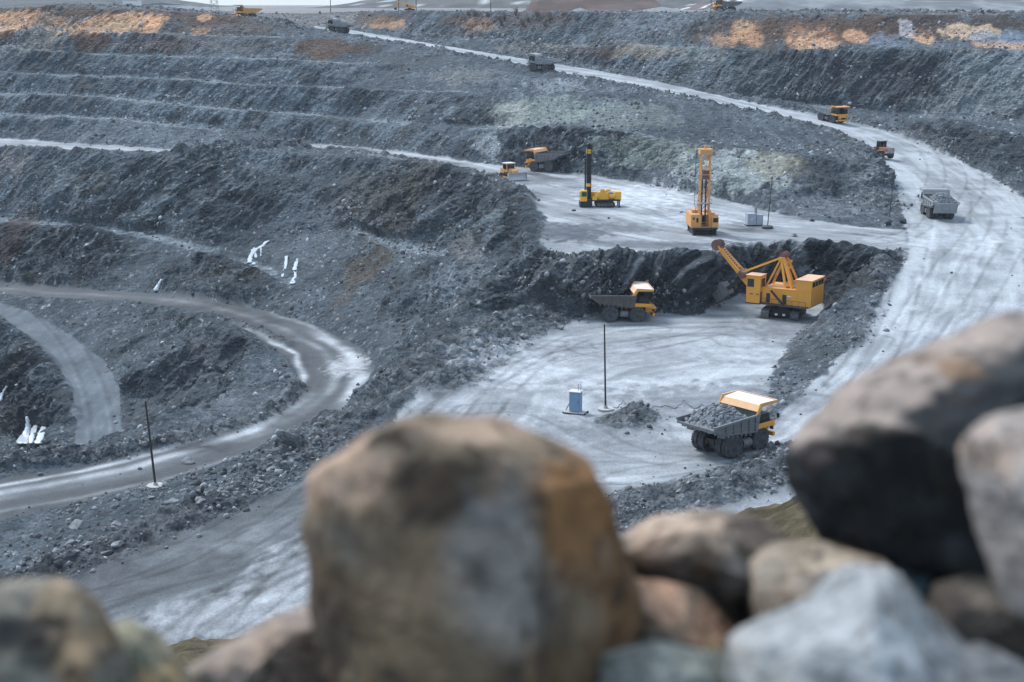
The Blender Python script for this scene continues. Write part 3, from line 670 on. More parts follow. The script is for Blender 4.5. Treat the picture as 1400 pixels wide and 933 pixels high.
# ------------------------------------------------------------------ the dusty air of the pit
def haze_box():
    bm = bmesh.new()
    bmesh.ops.create_cube(bm, size=1)
    for v in bm.verts:
        v.co = (v.co.x * 7000, 3290 + v.co.y * 6700, -44 + v.co.z * 136)
    me = bpy.data.meshes.new('haze'); bm.to_mesh(me); bm.free()
    m = bpy.data.materials.new('haze'); m.use_nodes = True
    nt = m.node_tree; nt.nodes.clear()
    o_ = nt.nodes.new('ShaderNodeOutputMaterial'); p = nt.nodes.new('ShaderNodeVolumePrincipled')
    p.inputs['Color'].default_value = (.86, .91, 1.0, 1); p.inputs['Density'].default_value = HAZE; p.inputs['Anisotropy'].default_value = 0.0
    nt.links.new(p.outputs[0], o_.inputs['Volume'])
    me.materials.append(m)
    o = bpy.data.objects.new('haze', me); COL.objects.link(o)
    tag(o, kind='stuff')
HAZE = 0.00007
haze_box()
# ------------------------------------------------------------------ mesh kit
class MB:
    def __init__(s): s.v, s.f, s.m = [], [], []
    def add(s, vs, fs, m=0):
        i = len(s.v); s.v.extend(tuple(p) for p in vs)
        for f in fs: s.f.append([i + k for k in f]); s.m.append(m)
        return s
    def box(s, c, d, m=0, rot=None):
        x, y, z = d[0] / 2, d[1] / 2, d[2] / 2
        p = [Vector((a * x, b * y, e * z)) for a, b, e in ((-1, -1, -1), (1, -1, -1), (1, 1, -1), (-1, 1, -1), (-1, -1, 1), (1, -1, 1), (1, 1, 1), (-1, 1, 1))]
        if rot is not None: p = [rot @ q for q in p]
        return s.add([q + Vector(c) for q in p], [(0, 3, 2, 1), (4, 5, 6, 7), (0, 1, 5, 4), (1, 2, 6, 5), (2, 3, 7, 6), (3, 0, 4, 7)], m)
    def prism(s, poly, y0, y1, m=0, y0b=None, y1b=None):
        """an xz outline (counter-clockwise seen from -y) pushed from y0 to y1"""
        n = len(poly)
        vs = [(x, y0, z) for x, z in poly] + [(x, y1, z) for x, z in poly]
        fs = [tuple(range(n)), tuple(range(2 * n - 1, n - 1, -1))] + [(i, i + n, (i + 1) % n + n, (i + 1) % n) for i in range(n)]
        return s.add(vs, fs, m)
    def cyl(s, a, b, r, r2=None, n=12, m=0, caps=True):
        a, b = Vector(a), Vector(b); r2 = r if r2 is None else r2
        d = (b - a).normalized(); u = d.orthogonal().normalized(); w = d.cross(u)
        vs = [a + (u * math.cos(t) + w * math.sin(t)) * r for t in np.linspace(0, 2 * math.pi, n, False)] + [b + (u * math.cos(t) + w * math.sin(t)) * r2 for t in np.linspace(0, 2 * math.pi, n, False)]
        fs = [(i, (i + 1) % n, (i + 1) % n + n, i + n) for i in range(n)]
        if caps: fs += [tuple(range(n - 1, -1, -1)), tuple(range(n, 2 * n))]
        return s.add(vs, fs, m)
    def bar(s, a, b, w, h=None, m=0):
        """a square bar between two points"""
        a, b = Vector(a), Vector(b); h = h or w; d = b - a
        up = Vector((0, 0, 1)) if abs(d.normalized().z) < .95 else Vector((1, 0, 0))
        y = up.cross(d).normalized(); z = d.normalized().cross(y)
        vs = [p + y * sy * w / 2 + z * sz * h / 2 for p in (a, b) for sy, sz in ((-1, -1), (1, -1), (1, 1), (-1, 1))]
        return s.add(vs, [(0, 3, 2, 1), (4, 5, 6, 7), (0, 1, 5, 4), (1, 2, 6, 5), (2, 3, 7, 6), (3, 0, 4, 7)], m)
    def tube(s, pts, r, n=6, m=0):
        pts = [Vector(p) for p in pts]; rings = []
        rr = r if hasattr(r, '__len__') else [r] * len(pts)
        for i, p in enumerate(pts):
            d = (pts[min(i + 1, len(pts) - 1)] - pts[max(i - 1, 0)]).normalized()
            u = d.cross(Vector((0, 1, 0.01))).normalized(); w = d.cross(u)
            rings.append([p + (u * math.cos(t) + w * math.sin(t)) * rr[i] for t in np.linspace(0, 2 * math.pi, n, False)])
        vs = sum(rings, []); k = len(pts)
        fs = [(j * n + i, j * n + (i + 1) % n, (j + 1) * n + (i + 1) % n, (j + 1) * n + i) for j in range(k - 1) for i in range(n)]
        fs += [tuple(range(n - 1, -1, -1)), tuple(range((k - 1) * n, k * n))]
        return s.add(vs, fs, m)
    def lathe(s, prof, c, n=28, m=0):
        """profile of (radius, y) turned about the y axis through c"""
        vs = [(c[0] + r * math.cos(t), c[1] + y, c[2] + r * math.sin(t)) for r, y in prof for t in np.linspace(0, 2 * math.pi, n, False)]
        k = len(prof)
        fs = [(j * n + i, j * n + (i + 1) % n, (j + 1) * n + (i + 1) % n, (j + 1) * n + i) for j in range(k - 1) for i in range(n)]
        fs += [tuple(range(n)), tuple(range(k * n - 1, (k - 1) * n - 1, -1))]
        return s.add(vs, fs, m)
    def mesh(s, name, mats):
        me = bpy.data.meshes.new(name)
        me.from_pydata([tuple(p) for p in s.v], [], s.f)
        for mt in (mats if isinstance(mats, (list, tuple)) else [mats]): me.materials.append(mt)
        me.polygons.foreach_set('material_index', s.m)
        bm = bmesh.new(); bm.from_mesh(me); bmesh.ops.recalc_face_normals(bm, faces=bm.faces); bm.to_mesh(me); bm.free()
        return me
    def build(s, name, mats, parent=None, smooth=False):
        o = bpy.data.objects.new(name, s.mesh(name, mats)); COL.objects.link(o); o.parent = parent
        if smooth: o.data.shade_smooth()
        return o
def empty(name, loc=(0, 0, 0), rz=0.0):
    o = bpy.data.objects.new(name, None); COL.objects.link(o); o.location = loc; o.rotation_euler = (0, 0, rz); o.empty_display_size = .5
    return o
def inst(me, name, parent, loc=(0, 0, 0), rot=(0, 0, 0)):
    o = bpy.data.objects.new(name, me); COL.objects.link(o); o.parent = parent; o.location = loc; o.rotation_euler = rot
    return o
def add_child(o, pitch_roll=None): return o

DUSTC = (.30, .315, .33)
def paint(name, c, rough=.55, dirt=.35, top=.35, metal=0.0, dust=DUSTC, sc=1.3):
    """worn paint: rock dust lies on it in patches and on whatever faces up"""
    m, nt, b = new_mat(name); N = nt.nodes.new; L = nt.links.new
    tc = N('ShaderNodeTexCoord'); n = N('ShaderNodeTexNoise'); n.inputs['Scale'].default_value = sc; n.inputs['Detail'].default_value = 5; n.inputs['Roughness'].default_value = .65
    L(tc.outputs['Object'], n.inputs['Vector'])
    r = N('ShaderNodeMapRange'); r.inputs[1].default_value = .38; r.inputs[2].default_value = .72; r.inputs[4].default_value = dirt; L(n.outputs['Fac'], r.inputs[0])
    g = N('ShaderNodeNewGeometry'); s = N('ShaderNodeSeparateXYZ'); L(g.outputs['Normal'], s.inputs[0])
    t = N('ShaderNodeMapRange'); t.inputs[1].default_value = .5; t.inputs[2].default_value = .95; t.inputs[4].default_value = top; L(s.outputs['Z'], t.inputs[0])
    a = N('ShaderNodeMath'); a.operation = 'ADD'; a.use_clamp = True; L(r.outputs[0], a.inputs[0]); L(t.outputs[0], a.inputs[1])
    x = N('ShaderNodeMix'); x.data_type = 'RGBA'; x.inputs[6].default_value = (*c, 1); x.inputs[7].default_value = (*dust, 1); L(a.outputs[0], x.inputs[0])
    L(x.outputs[2], b.inputs['Base Color']); b.inputs['Roughness'].default_value = rough; b.inputs['Metallic'].default_value = metal; b.inputs['Specular IOR Level'].default_value = .3
    return m
M_ORANGE = paint('orange_paint', (.80, .34, .035), .55, .22, .2, sc=2.6)
M_YELLOW = paint('yellow_paint', (.82, .42, .03), .55, .2, .2, sc=2.6)
M_RUSTOR = paint('faded_orange_paint', (.66, .32, .10), .6, .22, .22)
M_CANOPY = paint('canopy_orange', (.66, .30, .05), .55, .15, .95, dust=(.74, .66, .58))
M_CANOPY2 = paint('canopy_pale_orange', (.66, .30, .10), .55, .25, .6, dust=(.66, .48, .36))
M_BODY = paint('dump_body_grey', (.13, .135, .14), .6, .5, .3, dust=(.25, .265, .28))
M_BODY2 = paint('dump_body_brown', (.085, .075, .075), .6, .5, .25, dust=(.17, .155, .155))
M_DUST_HAZE = paint('dusty_hazy_grey_steel', (.24, .25, .26), .7, .6, .4, dust=(.36, .38, .41))  # real dust on most parts; on the far trucks it stands in for haze
M_BLACK = paint('black_steel', (.022, .023, .025), .55, .3, .2, dust=(.09, .095, .10))
M_TYRE = paint('tyre_rubber', (.032, .033, .036), .85, .75, .4, dust=(.15, .158, .172), sc=2)
M_RIM = paint('dusty_rim', (.07, .072, .075), .6, .6, .3, dust=(.21, .215, .225))
M_WHITE = paint('white_paint', (.70, .71, .72), .5, .2, .1)
M_BLADE = paint('worn_blade_steel', (.46, .46, .48), .4, .3, .2, .2, dust=(.36, .37, .39))
M_BLUE = paint('blue_cabinet_paint', (.16, .27, .40), .5, .2, .3, dust=(.5, .52, .54))
M_GREYBOX = paint('grey_cabinet_paint', (.36, .40, .46), .55, .3, .3)
M_REDBROWN = paint('red_brown_primer', (.16, .06, .045), .6, .3, .2)
M_CONC = paint('concrete', (.36, .36, .35), .85, .3, .3, dust=(.5, .51, .52))
M_WOOD = paint('tarred_wood', (.045, .038, .034), .8, .25, .1, dust=(.11, .105, .10), sc=4)
M_CABLE = paint('black_cable', (.02, .02, .022), .6, .2, .2)
def glass_mat(name, c=(.012, .016, .018)):
    m, nt, b = new_mat(name); b.inputs['Base Color'].default_value = (*c, 1); b.inputs['Roughness'].default_value = .08; b.inputs['Specular IOR Level'].default_value = .6
    return m
M_GLASS = glass_mat('dark_window_glass')
M_GLASSG = glass_mat('green_window_glass', (.01, .055, .04))
def lamp_glass():
    m, nt, b = new_mat('headlight_glass'); b.inputs['Base Color'].default_value = (.6, .6, .58, 1); b.inputs['Roughness'].default_value = .15
    return m
M_LAMP = lamp_glass()
def ice_mat():
    m, nt, b = new_mat('dirty_ice'); N = nt.nodes.new; L = nt.links.new
    n = N('ShaderNodeTexNoise'); n.inputs['Scale'].default_value = 1.4; n.inputs['Detail'].default_value = 4
    tc = N('ShaderNodeTexCoord'); L(tc.outputs['Object'], n.inputs['Vector'])
    x = N('ShaderNodeMix'); x.data_type = 'RGBA'; x.inputs[6].default_value = (.36, .42, .48, 1); x.inputs[7].default_value = (.74, .78, .82, 1); L(n.outputs['Fac'], x.inputs[0]); L(x.outputs[2], b.inputs['Base Color'])
    b.inputs['Roughness'].default_value = .3; b.inputs['Subsurface Weight'].default_value = 0
    return m
M_ICE = ice_mat()
# ------------------------------------------------------------------ haul trucks
def tyre_mesh(r, w, lugs=26):
    mb = MB(); h = w / 2
    mb.lathe([(r * .56, -h * .86), (r * .80, -h), (r * .93, -h * .93), (r * .985, -h * .72), (r * .97, -h * .3), (r * .97, h * .3), (r * .985, h * .72), (r * .93, h * .93), (r * .80, h), (r * .56, h * .86)], (0, 0, 0), 32)
    for k in range(lugs):
        a = 2 * math.pi * k / lugs
        for sgn in (-1, 1):
            t = a + (0.5 if sgn > 0 else 0) * 2 * math.pi / lugs
            rot = Matrix.Rotation(-t, 3, 'Y')
            mb.box(rot @ Vector((r * .985, 0, 0)) + Vector((0, sgn * h * .52, 0)), (r * .045, h * .78, r * .15), 0, rot)
    return mb.mesh('tyre', M_TYRE)
def rim_mesh(r, w):
    mb = MB(); h = w / 2
    mb.lathe([(.01, -h * .35), (r * .20, -h * .38), (r * .24, -h * .62), (r * .33, -h * .60), (r * .36, -h * .30), (r * .50, -h * .42), (r * .545, -h * .84), (r * .575, -h * .84), (r * .575, h * .8), (.01, h * .8)], (0, 0, 0), 28)
    for k in range(10):
        a = 2 * math.pi * k / 10
        mb.cyl((r * .43 * math.cos(a), -h * .30, r * .43 * math.sin(a)), (r * .43 * math.cos(a), -h * .5, r * .43 * math.sin(a)), r * .03, n=6)
    return mb.mesh('rim', M_RIM)
TYRE, RIM = tyre_mesh(1.55, 1.02), rim_mesh(1.55, 1.02)

def wheel(root, x, y, z, side, tm=TYRE, rm=RIM, spin=0.0):
    """side -1: the dish of the rim looks to -y"""
    w = inst(tm, 'wheel', root, (x, y, z), (0, spin, 0 if side < 0 else math.pi))
    inst(rm, 'rim', w)
    return w

def haul_truck(loc, rz, label, M_b=M_BODY, M_c=M_CANOPY, M_o=M_ORANGE, apron=False, tilt=(0, 0), scale=1.0):
    root = empty('haul_truck', loc, rz)
    root.rotation_euler = (tilt[0], tilt[1], rz); root.scale = (scale,) * 3
    tag(root, label, 'truck', 'haul trucks working in the pit')
    # frame with axles, tanks and hoists
    mb = MB()
    for s in (-1, 1):
        mb.bar((-3.9, s * .62, 1.75), (4.6, s * .62, 1.65), .34, .62)
        mb.cyl((-1.3, s * .95, 1.4), (.6, s * 1.0, 3.0), .16, n=10)
        mb.bar((1.4, s * 1.55, 2.0), (4.0, s * 1.55, 2.0), .2, .5)
    mb.cyl((-2.55, -2.0, 1.42), (-2.55, 2.0, 1.42), .52, n=14)
    mb.box((-2.55, 0, 1.42), (1.5, 1.3, 1.25)); mb.cyl((2.5, -2.2, 1.42), (2.5, 2.2, 1.42), .28)
    mb.box((2.9, 0, 1.9), (3.2, 2.5, 1.2)); mb.box((-3.6, 0, 1.9), (.35, 1.5, .7))
    for s in (-1, 1):
        mb.box((.55, s * 2.1, 2.55), (.12, 2.0, .25)); mb.bar((.6, s * 2.9, 2.6), (2.0, s * 2.9, 3.1), .12, .12)
    mb.build('chassis', M_BLACK, root)
    tk = MB(); tk.cyl((-.75, -2.55, 1.5), (.75, -2.55, 1.5), .62, n=16); tk.box((-.4, -2.5, 2.15), (.1, .5, .2)); tk.build('fuel_tank', M_BODY, root)
    t2 = MB(); t2.box((0, 2.4, 1.55), (1.5, 1.0, 1.1)); t2.cyl((-.5, 2.4, 2.1), (-.5, 2.4, 2.3), .12); t2.build('hydraulic_tank', M_BODY, root)
    for s in (-1, 1):
        wheel(root, 2.5, s * 2.55, 1.55, s, spin=.3)
        wheel(root, -2.55, s * 1.55, 1.55, s, spin=1.1); wheel(root, -2.55, s * 2.72, 1.55, s, spin=.7)
    # dump body: floor rising to the tail, ribbed sides, sloping front wall
    W = 3.35
    b = MB()
    inner = [(-6.35, 4.02), (-5.2, 3.35), (1.25, 2.55), (1.95, 5.15)]                 # inside line of floor and front wall
    outer = [(-6.4, 3.86), (-5.2, 3.08), (-3.6, 2.85), (1.35, 2.28), (1.62, 2.36), (2.15, 5.2)]
    b.prism(inner[::-1] + outer, -W + .1, W - .1)
    for s in (-1, 1):
        y0, y1 = (s * (W - .12), s * W)
        b.prism([(-6.35, 3.9), (-5.2, 3.12), (1.3, 2.34), (1.55, 2.4), (2.1, 4.6), (1.9, 5.2), (1.4, 4.55), (-5.5, 4.28), (-6.45, 4.42)], min(y0, y1), max(y0, y1))
        b.bar((-6.45, s * (W + .06), 4.33), (1.75, s * (W + .06), 4.52), .26, .3)       # top rail
        b.bar((-5.2, s * (W + .05), 3.16), (1.35, s * (W + .05), 2.40), .18, .2)
        for x in (-4.4, -3.0, -1.6, -.2, 1.0):
            zb = 3.2 - (x + 5.2) * .119
            b.bar((x, s * (W + .07), zb), (x + .1, s * (W + .07), 4.4), .26, .17)
        b.bar((-5.0, s * (W + .05), 3.3), (1.2, s * (W + .05), 3.55), .14, .16)
        for x in np.arange(-4.6, 1.0, .8):
            b.box((x, s * (W - .6), 2.86 - (x + 5.2) * .119 - .02), (.34, 1.1, .3))
    b.bar((-6.4, -W, 3.92), (-6.4, W, 3.92), .22, .26)
    body = b.build('dump_body', M_b, root); body.location.z = .5
    # canopy over the cab with turned-up edges
    c = MB()
    c.prism([(1.55, 4.9), (2.15, 5.55), (4.85, 5.72), (5.0, 5.62), (5.0, 5.8), (4.85, 5.92), (2.05, 5.75), (1.42, 5.0)], -W + .02, W - .02)
    for s in (-1, 1):
        y = sorted((s * (W - .02), s * (W + .12)))
        c.prism([(1.15, 4.55), (1.75, 4.75), (2.25, 5.5), (5.0, 5.6), (5.05, 5.98), (1.95, 6.02)], y[0], y[1])
    c.bar((5.03, -W, 5.83), (5.03, W, 5.83), .12, .3)
    can = c.build('canopy', M_c, body)
    if apron:
        a = MB()
        a.prism([(-6.5, 4.1), (-6.3, 4.1), (-5.7, 1.5), (-5.9, 1.5)], -2.9, 2.9)
        for y in (-2.9, -1, 1, 2.9): a.bar((-6.55, y, 4.1), (-5.95, y, 1.5), .16, .16)
        a.build('tail_apron', M_DUST_HAZE, body)
        g = MB(); g.bar((1.9, -W, 6.0), (1.9, W, 6.0), .25, .3); g.build('headboard_rail', M_DUST_HAZE, body)
    # deck, bonnet and nose
    d = MB()
    d.box((3.35, 0, 3.12), (3.1, 6.3, .16)); d.box((3.35, -3.1, 3.42), (3.0, .1, .55)); d.box((3.35, 3.1, 3.42), (3.0, .1, .55)); d.box((4.88, 0, 3.42), (.1, 6.3, .55))
    d.build('deck', M_o, root)
    nb = MB(); nb.prism([(4.2, 1.75), (5.35, 1.75), (5.45, 2.75), (4.9, 3.05), (4.2, 3.05)], -1.55, 1.55); nb.box((5.6, 0, 2.72), (.9, 4.6, .22)); nb.build('nose', M_o, root)
    gr = MB(); gr.box((5.44, 0, 2.22), (.12, 2.3, .78))
    for y in np.linspace(-1.0, 1.0, 9): gr.box((5.52, y, 2.22), (.06, .07, .74), 1)
    gr.build('radiator_grille', [M_BLACK, M_RIM], root)
    bp = MB(); bp.box((5.62, 0, 1.5), (.4, 4.9, .5)); bp.build('bumper', M_o, root)
    for s in (-1, 1):
        h = MB(); h.cyl((5.78, s * 1.95, 2.28), (5.9, s * 1.95, 2.28), .19, n=12); h.box((5.7, s * 1.95, 2.28), (.16, .5, .5), 1); h.build('headlight', [M_LAMP, M_BLACK], root)
    # cab, on the left of the deck
    k = MB(); k.prism([(2.7, 3.2), (4.55, 3.2), (4.7, 4.0), (4.45, 5.5), (2.7, 5.5)], .95, 2.95); cab = k.build('cab', M_BLACK, root)
    for nm, pts in (('windscreen', [(4.73, 1.1, 4.0), (4.73, 2.8, 4.0), (4.53, 2.8, 5.0), (4.53, 1.1, 5.0)]), ('side_window', [(2.9, 2.97, 3.95), (2.9, 2.97, 5.0), (4.3, 2.97, 5.0), (4.5, 2.97, 3.95)]), ('side_window', [(2.9, .93, 3.95), (4.5, .93, 3.95), (4.3, .93, 5.0), (2.9, .93, 5.0)])):
        q = [Vector(p) for p in pts]; nrm = (q[1] - q[0]).cross(q[2] - q[0]).normalized() * .03
        w = MB(); w.add([p - nrm for p in q] + [p + nrm for p in q], [(0, 1, 2, 3), (7, 6, 5, 4), (0, 4, 5, 1), (1, 5, 6, 2), (2, 6, 7, 3), (3, 7, 4, 0)]); w.build(nm, M_GLASS, cab)
    dr = MB(); dr.box((3.55, 2.99, 3.58), (.95, .07, .7)); dr.build('door', M_o, cab)
    ec = MB(); ec.box((3.5, -1.75, 3.95), (1.9, 1.8, 1.5)); ec.box((3.5, -2.68, 3.9), (1.3, .06, 1.0)); ec.build('control_cabinet', M_BLACK, root)
    # ladder, handrails, mirrors
    ld = MB()
    for y in (.35, .85): ld.bar((5.9, y, .9), (5.05, y, 3.1), .06)
    for t in np.linspace(.08, .95, 8): ld.bar((5.9 - .85 * t, .35, .9 + 2.2 * t), (5.9 - .85 * t, .85, .9 + 2.2 * t), .05)
    ld.build('ladder', M_o, root)
    for s in (-1, 1):
        hr = MB()
        for x in (2.0, 3.0, 4.0, 4.9): hr.cyl((x, s * 3.12, 3.6), (x, s * 3.12, 4.25), .03, n=5)
        hr.cyl((2.0, s * 3.12, 4.25), (4.9, s * 3.12, 4.25), .03, n=5)
        if s < 0: hr.cyl((4.9, -3.12, 4.25), (4.9, .3, 4.25), .03, n=5)
        hr.build('handrail', M_BLACK, root)
    for s in (-1, 1):
        mi = MB(); mi.cyl((4.8, s * 2.9, 3.6), (5.3, s * 3.4, 4.0), .045, n=6); mi.cyl((5.3, s * 3.4, 3.7), (5.3, s * 3.4, 4.6), .04, n=6); mi.box((5.3, s * 3.4, 4.3), (.12, .38, .6)); mi.build('mirror', M_BLACK, root)
    return root, body

def heap(name, loc, rz, label, cat, spread, n, seed, mat, tilt=(0, 0), scale=1.0):
    """a heaped load of broken rock in a dump body"""
    rng = random.Random(seed); mb = MB()
    nx, ny = 26, 22; x0, x1, W = spread
    def zt(a, b):
        base = 3.45 - (a + 5.2) * .119 if a > -5.2 else 3.45 + (-5.2 - a) * .5
        e = max(0, 1 - abs(b / W) ** 2.2); f = max(0, math.sin(math.pi * min(1, max(0, (a - x0) / (x1 - x0)))) ) ** .7
        return base + (2.0 * e * f) + .75 * min(1, (a - x0) / 1.5)
    vs, fs = [], []
    for i in range(nx):
        for j in range(ny):
            a = x0 + (x1 - x0) * i / (nx - 1); b = -W + 2 * W * j / (ny - 1)
            vs.append((a, b, zt(a, b) + rng.uniform(-.12, .12)))
    for i in range(nx - 1):
        for j in range(ny - 1): fs.append((i * ny + j, (i + 1) * ny + j, (i + 1) * ny + j + 1, i * ny + j + 1))
    mb.add(vs, fs)
    # a skirt down to the floor of the body closes the heap
    rim_ = [i * ny for i in range(nx)] + [(nx - 1) * ny + j for j in range(1, ny)] + [i * ny + ny - 1 for i in range(nx - 2, -1, -1)] + [j for j in range(ny - 2, 0, -1)]
    k = len(rim_); lo = [(vs[q][0], vs[q][1], vs[q][2] - .5) for q in rim_]
    i0 = len(mb.v); mb.v.extend(lo)
    for q in range(k): mb.f.append([rim_[q], rim_[(q + 1) % k], i0 + (q + 1) % k, i0 + q]); mb.m.append(0)
    for q in range(n):
        a = rng.uniform(x0 + .2, x1 - .2); b = rng.uniform(-W + .2, W - .2); r = rng.choice([.12, .16, .2, .25, .34])
        rock_blob(mb, (a, b, zt(a, b) + r * .3), r, rng)
    o = mb.build(name, mat); o.location = loc; o.rotation_euler = (tilt[0], tilt[1], rz); o.scale = (scale,) * 3
    return tag(o, label, cat)
_ICO = None
def rock_blob(mb, c, r, rng, m=0):
    global _ICO
    if _ICO is None:
        bm = bmesh.new(); bmesh.ops.create_icosphere(bm, subdivisions=1, radius=1); bm.verts.ensure_lookup_table()
        _ICO = ([v.co.copy() for v in bm.verts], [[v.index for v in f.verts] for f in bm.faces]); bm.free()
    sx, sy, sz = (rng.uniform(.7, 1.25) for _ in range(3)); rot = Matrix.Rotation(rng.uniform(0, 6.28), 3, Vector((rng.uniform(-1, 1), rng.uniform(-1, 1), rng.uniform(-1, 1) + .01)).normalized())
    c = Vector(c)
    mb.add([c + rot @ Vector((p.x * sx, p.y * sy, p.z * sz)) * r * rng.uniform(.72, 1.15) for p in _ICO[0]], _ICO[1], m)

def stone_mat(name, c0, c1, sc=1.5, bump=.4):
    m, nt, b = new_mat(name); N = nt.nodes.new; L = nt.links.new
    tc = N('ShaderNodeTexCoord'); n = N('ShaderNodeTexNoise'); n.inputs['Scale'].default_value = sc; n.inputs['Detail'].default_value = 5; n.inputs['Roughness'].default_value = .65
    L(tc.outputs['Object'], n.inputs['Vector'])
    r = N('ShaderNodeMapRange'); r.inputs[1].default_value = .3; r.inputs[2].default_value = .7; L(n.outputs['Fac'], r.inputs[0])
    x = N('ShaderNodeMix'); x.data_type = 'RGBA'; x.inputs[6].default_value = (*c0, 1); x.inputs[7].default_value = (*c1, 1); L(r.outputs[0], x.inputs[0]); L(x.outputs[2], b.inputs['Base Color'])
    bp = N('ShaderNodeBump'); bp.inputs['Strength'].default_value = bump; L(n.outputs['Fac'], bp.inputs['Height']); L(bp.outputs[0], b.inputs['Normal'])
    b.inputs['Roughness'].default_value = .9; b.inputs['Specular IOR Level'].default_value = .2
    return m
M_ORE = stone_mat('broken_ore', (.085, .094, .106), (.34, .36, .385), 1.6)

def on_ground(u, v, z=None):
    p = hit(u, v)
    return p
def seat(x, y, rz, half=2.6, side=2.4):
    """height and tilt of level ground under a machine's wheels"""
    c, s = math.cos(rz), math.sin(rz)
    f = [ground(x + c * half * a - s * side * b, y + s * half * a + c * side * b) for a, b in ((1, 1), (1, -1), (-1, 1), (-1, -1))]
    z = sorted(f)[1]; pitch = -math.atan2((f[0] + f[1] - f[2] - f[3]) / 2, 2 * half); roll = math.atan2((f[0] + f[2] - f[1] - f[3]) / 2, 2 * side)
    z = z + .5 * (np.clip(sum(f) / 4 - z, 0, .5))
    return float(z), (float(np.clip(roll, -.02, .02)), float(np.clip(pitch, -.12, .12)))
def put_truck(u, v, deg, label, load=None, **kw):
    """the pixel is where the middle of the truck meets the ground"""
    p = hit(u, v); rz = R(deg); sc = kw.get('scale', 1.0)
    z, tl = seat(p.x, p.y, rz, 2.6 * sc, 2.4 * sc); loc = (p.x, p.y, z)
    # roll and pitch are applied before the heading
    r, b = haul_truck(loc, rz, label, tilt=tl, **kw)
    if load: heap('ore_load', (loc[0], loc[1], loc[2] + .5 * sc), rz, load, 'load of rock', (-5.9, 1.35, 3.1), 420, int(u), M_ORE, tl, sc)
    return r
put_truck(999, 615.5, 38, 'haul truck heaped with grey rock driving up the ramp near the boulders', 'heap of broken grey rock in the bed of the large truck near the boulders')
put_truck(849, 436, 5, 'empty haul truck with brown dusty body and pale orange canopy below the bench face', M_b=M_BODY2)
put_truck(748, 234, 146, 'haul truck with orange canopy parked on the upper bench behind the bulldozer', M_c=M_CANOPY2)
put_truck(1136, 166.5, -52, 'empty orange haul truck coming down the ramp with its front in view', M_b=M_DUST_HAZE, M_c=M_ORANGE, scale=.88)
put_truck(1280, 296, 93, 'pale dusty haul truck seen from behind with a load of dark rock on the ramp', 'dark rock heaped in the dusty truck seen from behind', M_b=M_DUST_HAZE, M_c=M_DUST_HAZE, M_o=M_DUST_HAZE, apron=True, scale=.88)
put_truck(741, 94.5, 155, 'distant grey haul truck half way up the long ramp', M_b=M_DUST_HAZE, M_c=M_DUST_HAZE, M_o=M_DUST_HAZE, scale=.95)  # greyed all over: distance haze put into the paint
put_truck(463, 44, 160, 'far haul truck painted haze grey cresting the top of the ramp', M_b=M_DUST_HAZE, M_c=M_DUST_HAZE, M_o=M_DUST_HAZE, scale=.9)  # grey here imitates haze in front of the truck
def rim_truck(u, v, y, deg, label, **kw):
    q = Py(u, v, y); haul_truck((q[0], q[1], ground(q[0], q[1])), R(deg), label, **kw)
rim_truck(337, 25, 660, 200, 'orange haul truck half hidden behind the rim above the sandy bank', M_b=M_RUSTOR, M_c=M_CANOPY2)
rim_truck(992, 14, 640, 180, 'flat orange canopy of a truck showing over the far rim', M_b=M_BODY, M_c=M_ORANGE)
# ------------------------------------------------------------------ crawler track: rounded belt with pads, rollers
def track(root, name, x0, x1, y, h, w, mat=M_BLACK, pads=True):
    mb = MB(); r = h / 2
    prof = [(x0 + r + r * math.cos(t), r + r * math.sin(t)) for t in np.linspace(math.pi / 2, 1.5 * math.pi, 8)] + [(x1 - r + r * math.cos(t), r + r * math.sin(t)) for t in np.linspace(-math.pi / 2, math.pi / 2, 8)]
    mb.prism(prof, y - w * .32, y + w * .32)
    per = []
    n = len(prof)
    for i in range(n):
        a, b = prof[i], prof[(i + 1) % n]; d = math.dist(a, b); k = max(1, int(d / (h * .26)))
        for q in range(k): per.append((a[0] + (b[0] - a[0]) * q / k, a[1] + (b[1] - a[1]) * q / k, math.atan2(b[1] - a[1], b[0] - a[0])))
    if pads:
        for x, z, a in per: mb.box((x, y, z), (h * .21, w, h * .09), 0, Matrix.Rotation(-a, 3, 'Y'))
    t = mb.build(name, mat, root)
    ro = MB()
    for q in np.linspace(x0 + r, x1 - r, 5):
        ro.cyl((q, y - w * .40, r * .95), (q, y + w * .40, r * .95), r * .55, n=12)
    ro.build('roller', M_RIM, t)
    return t

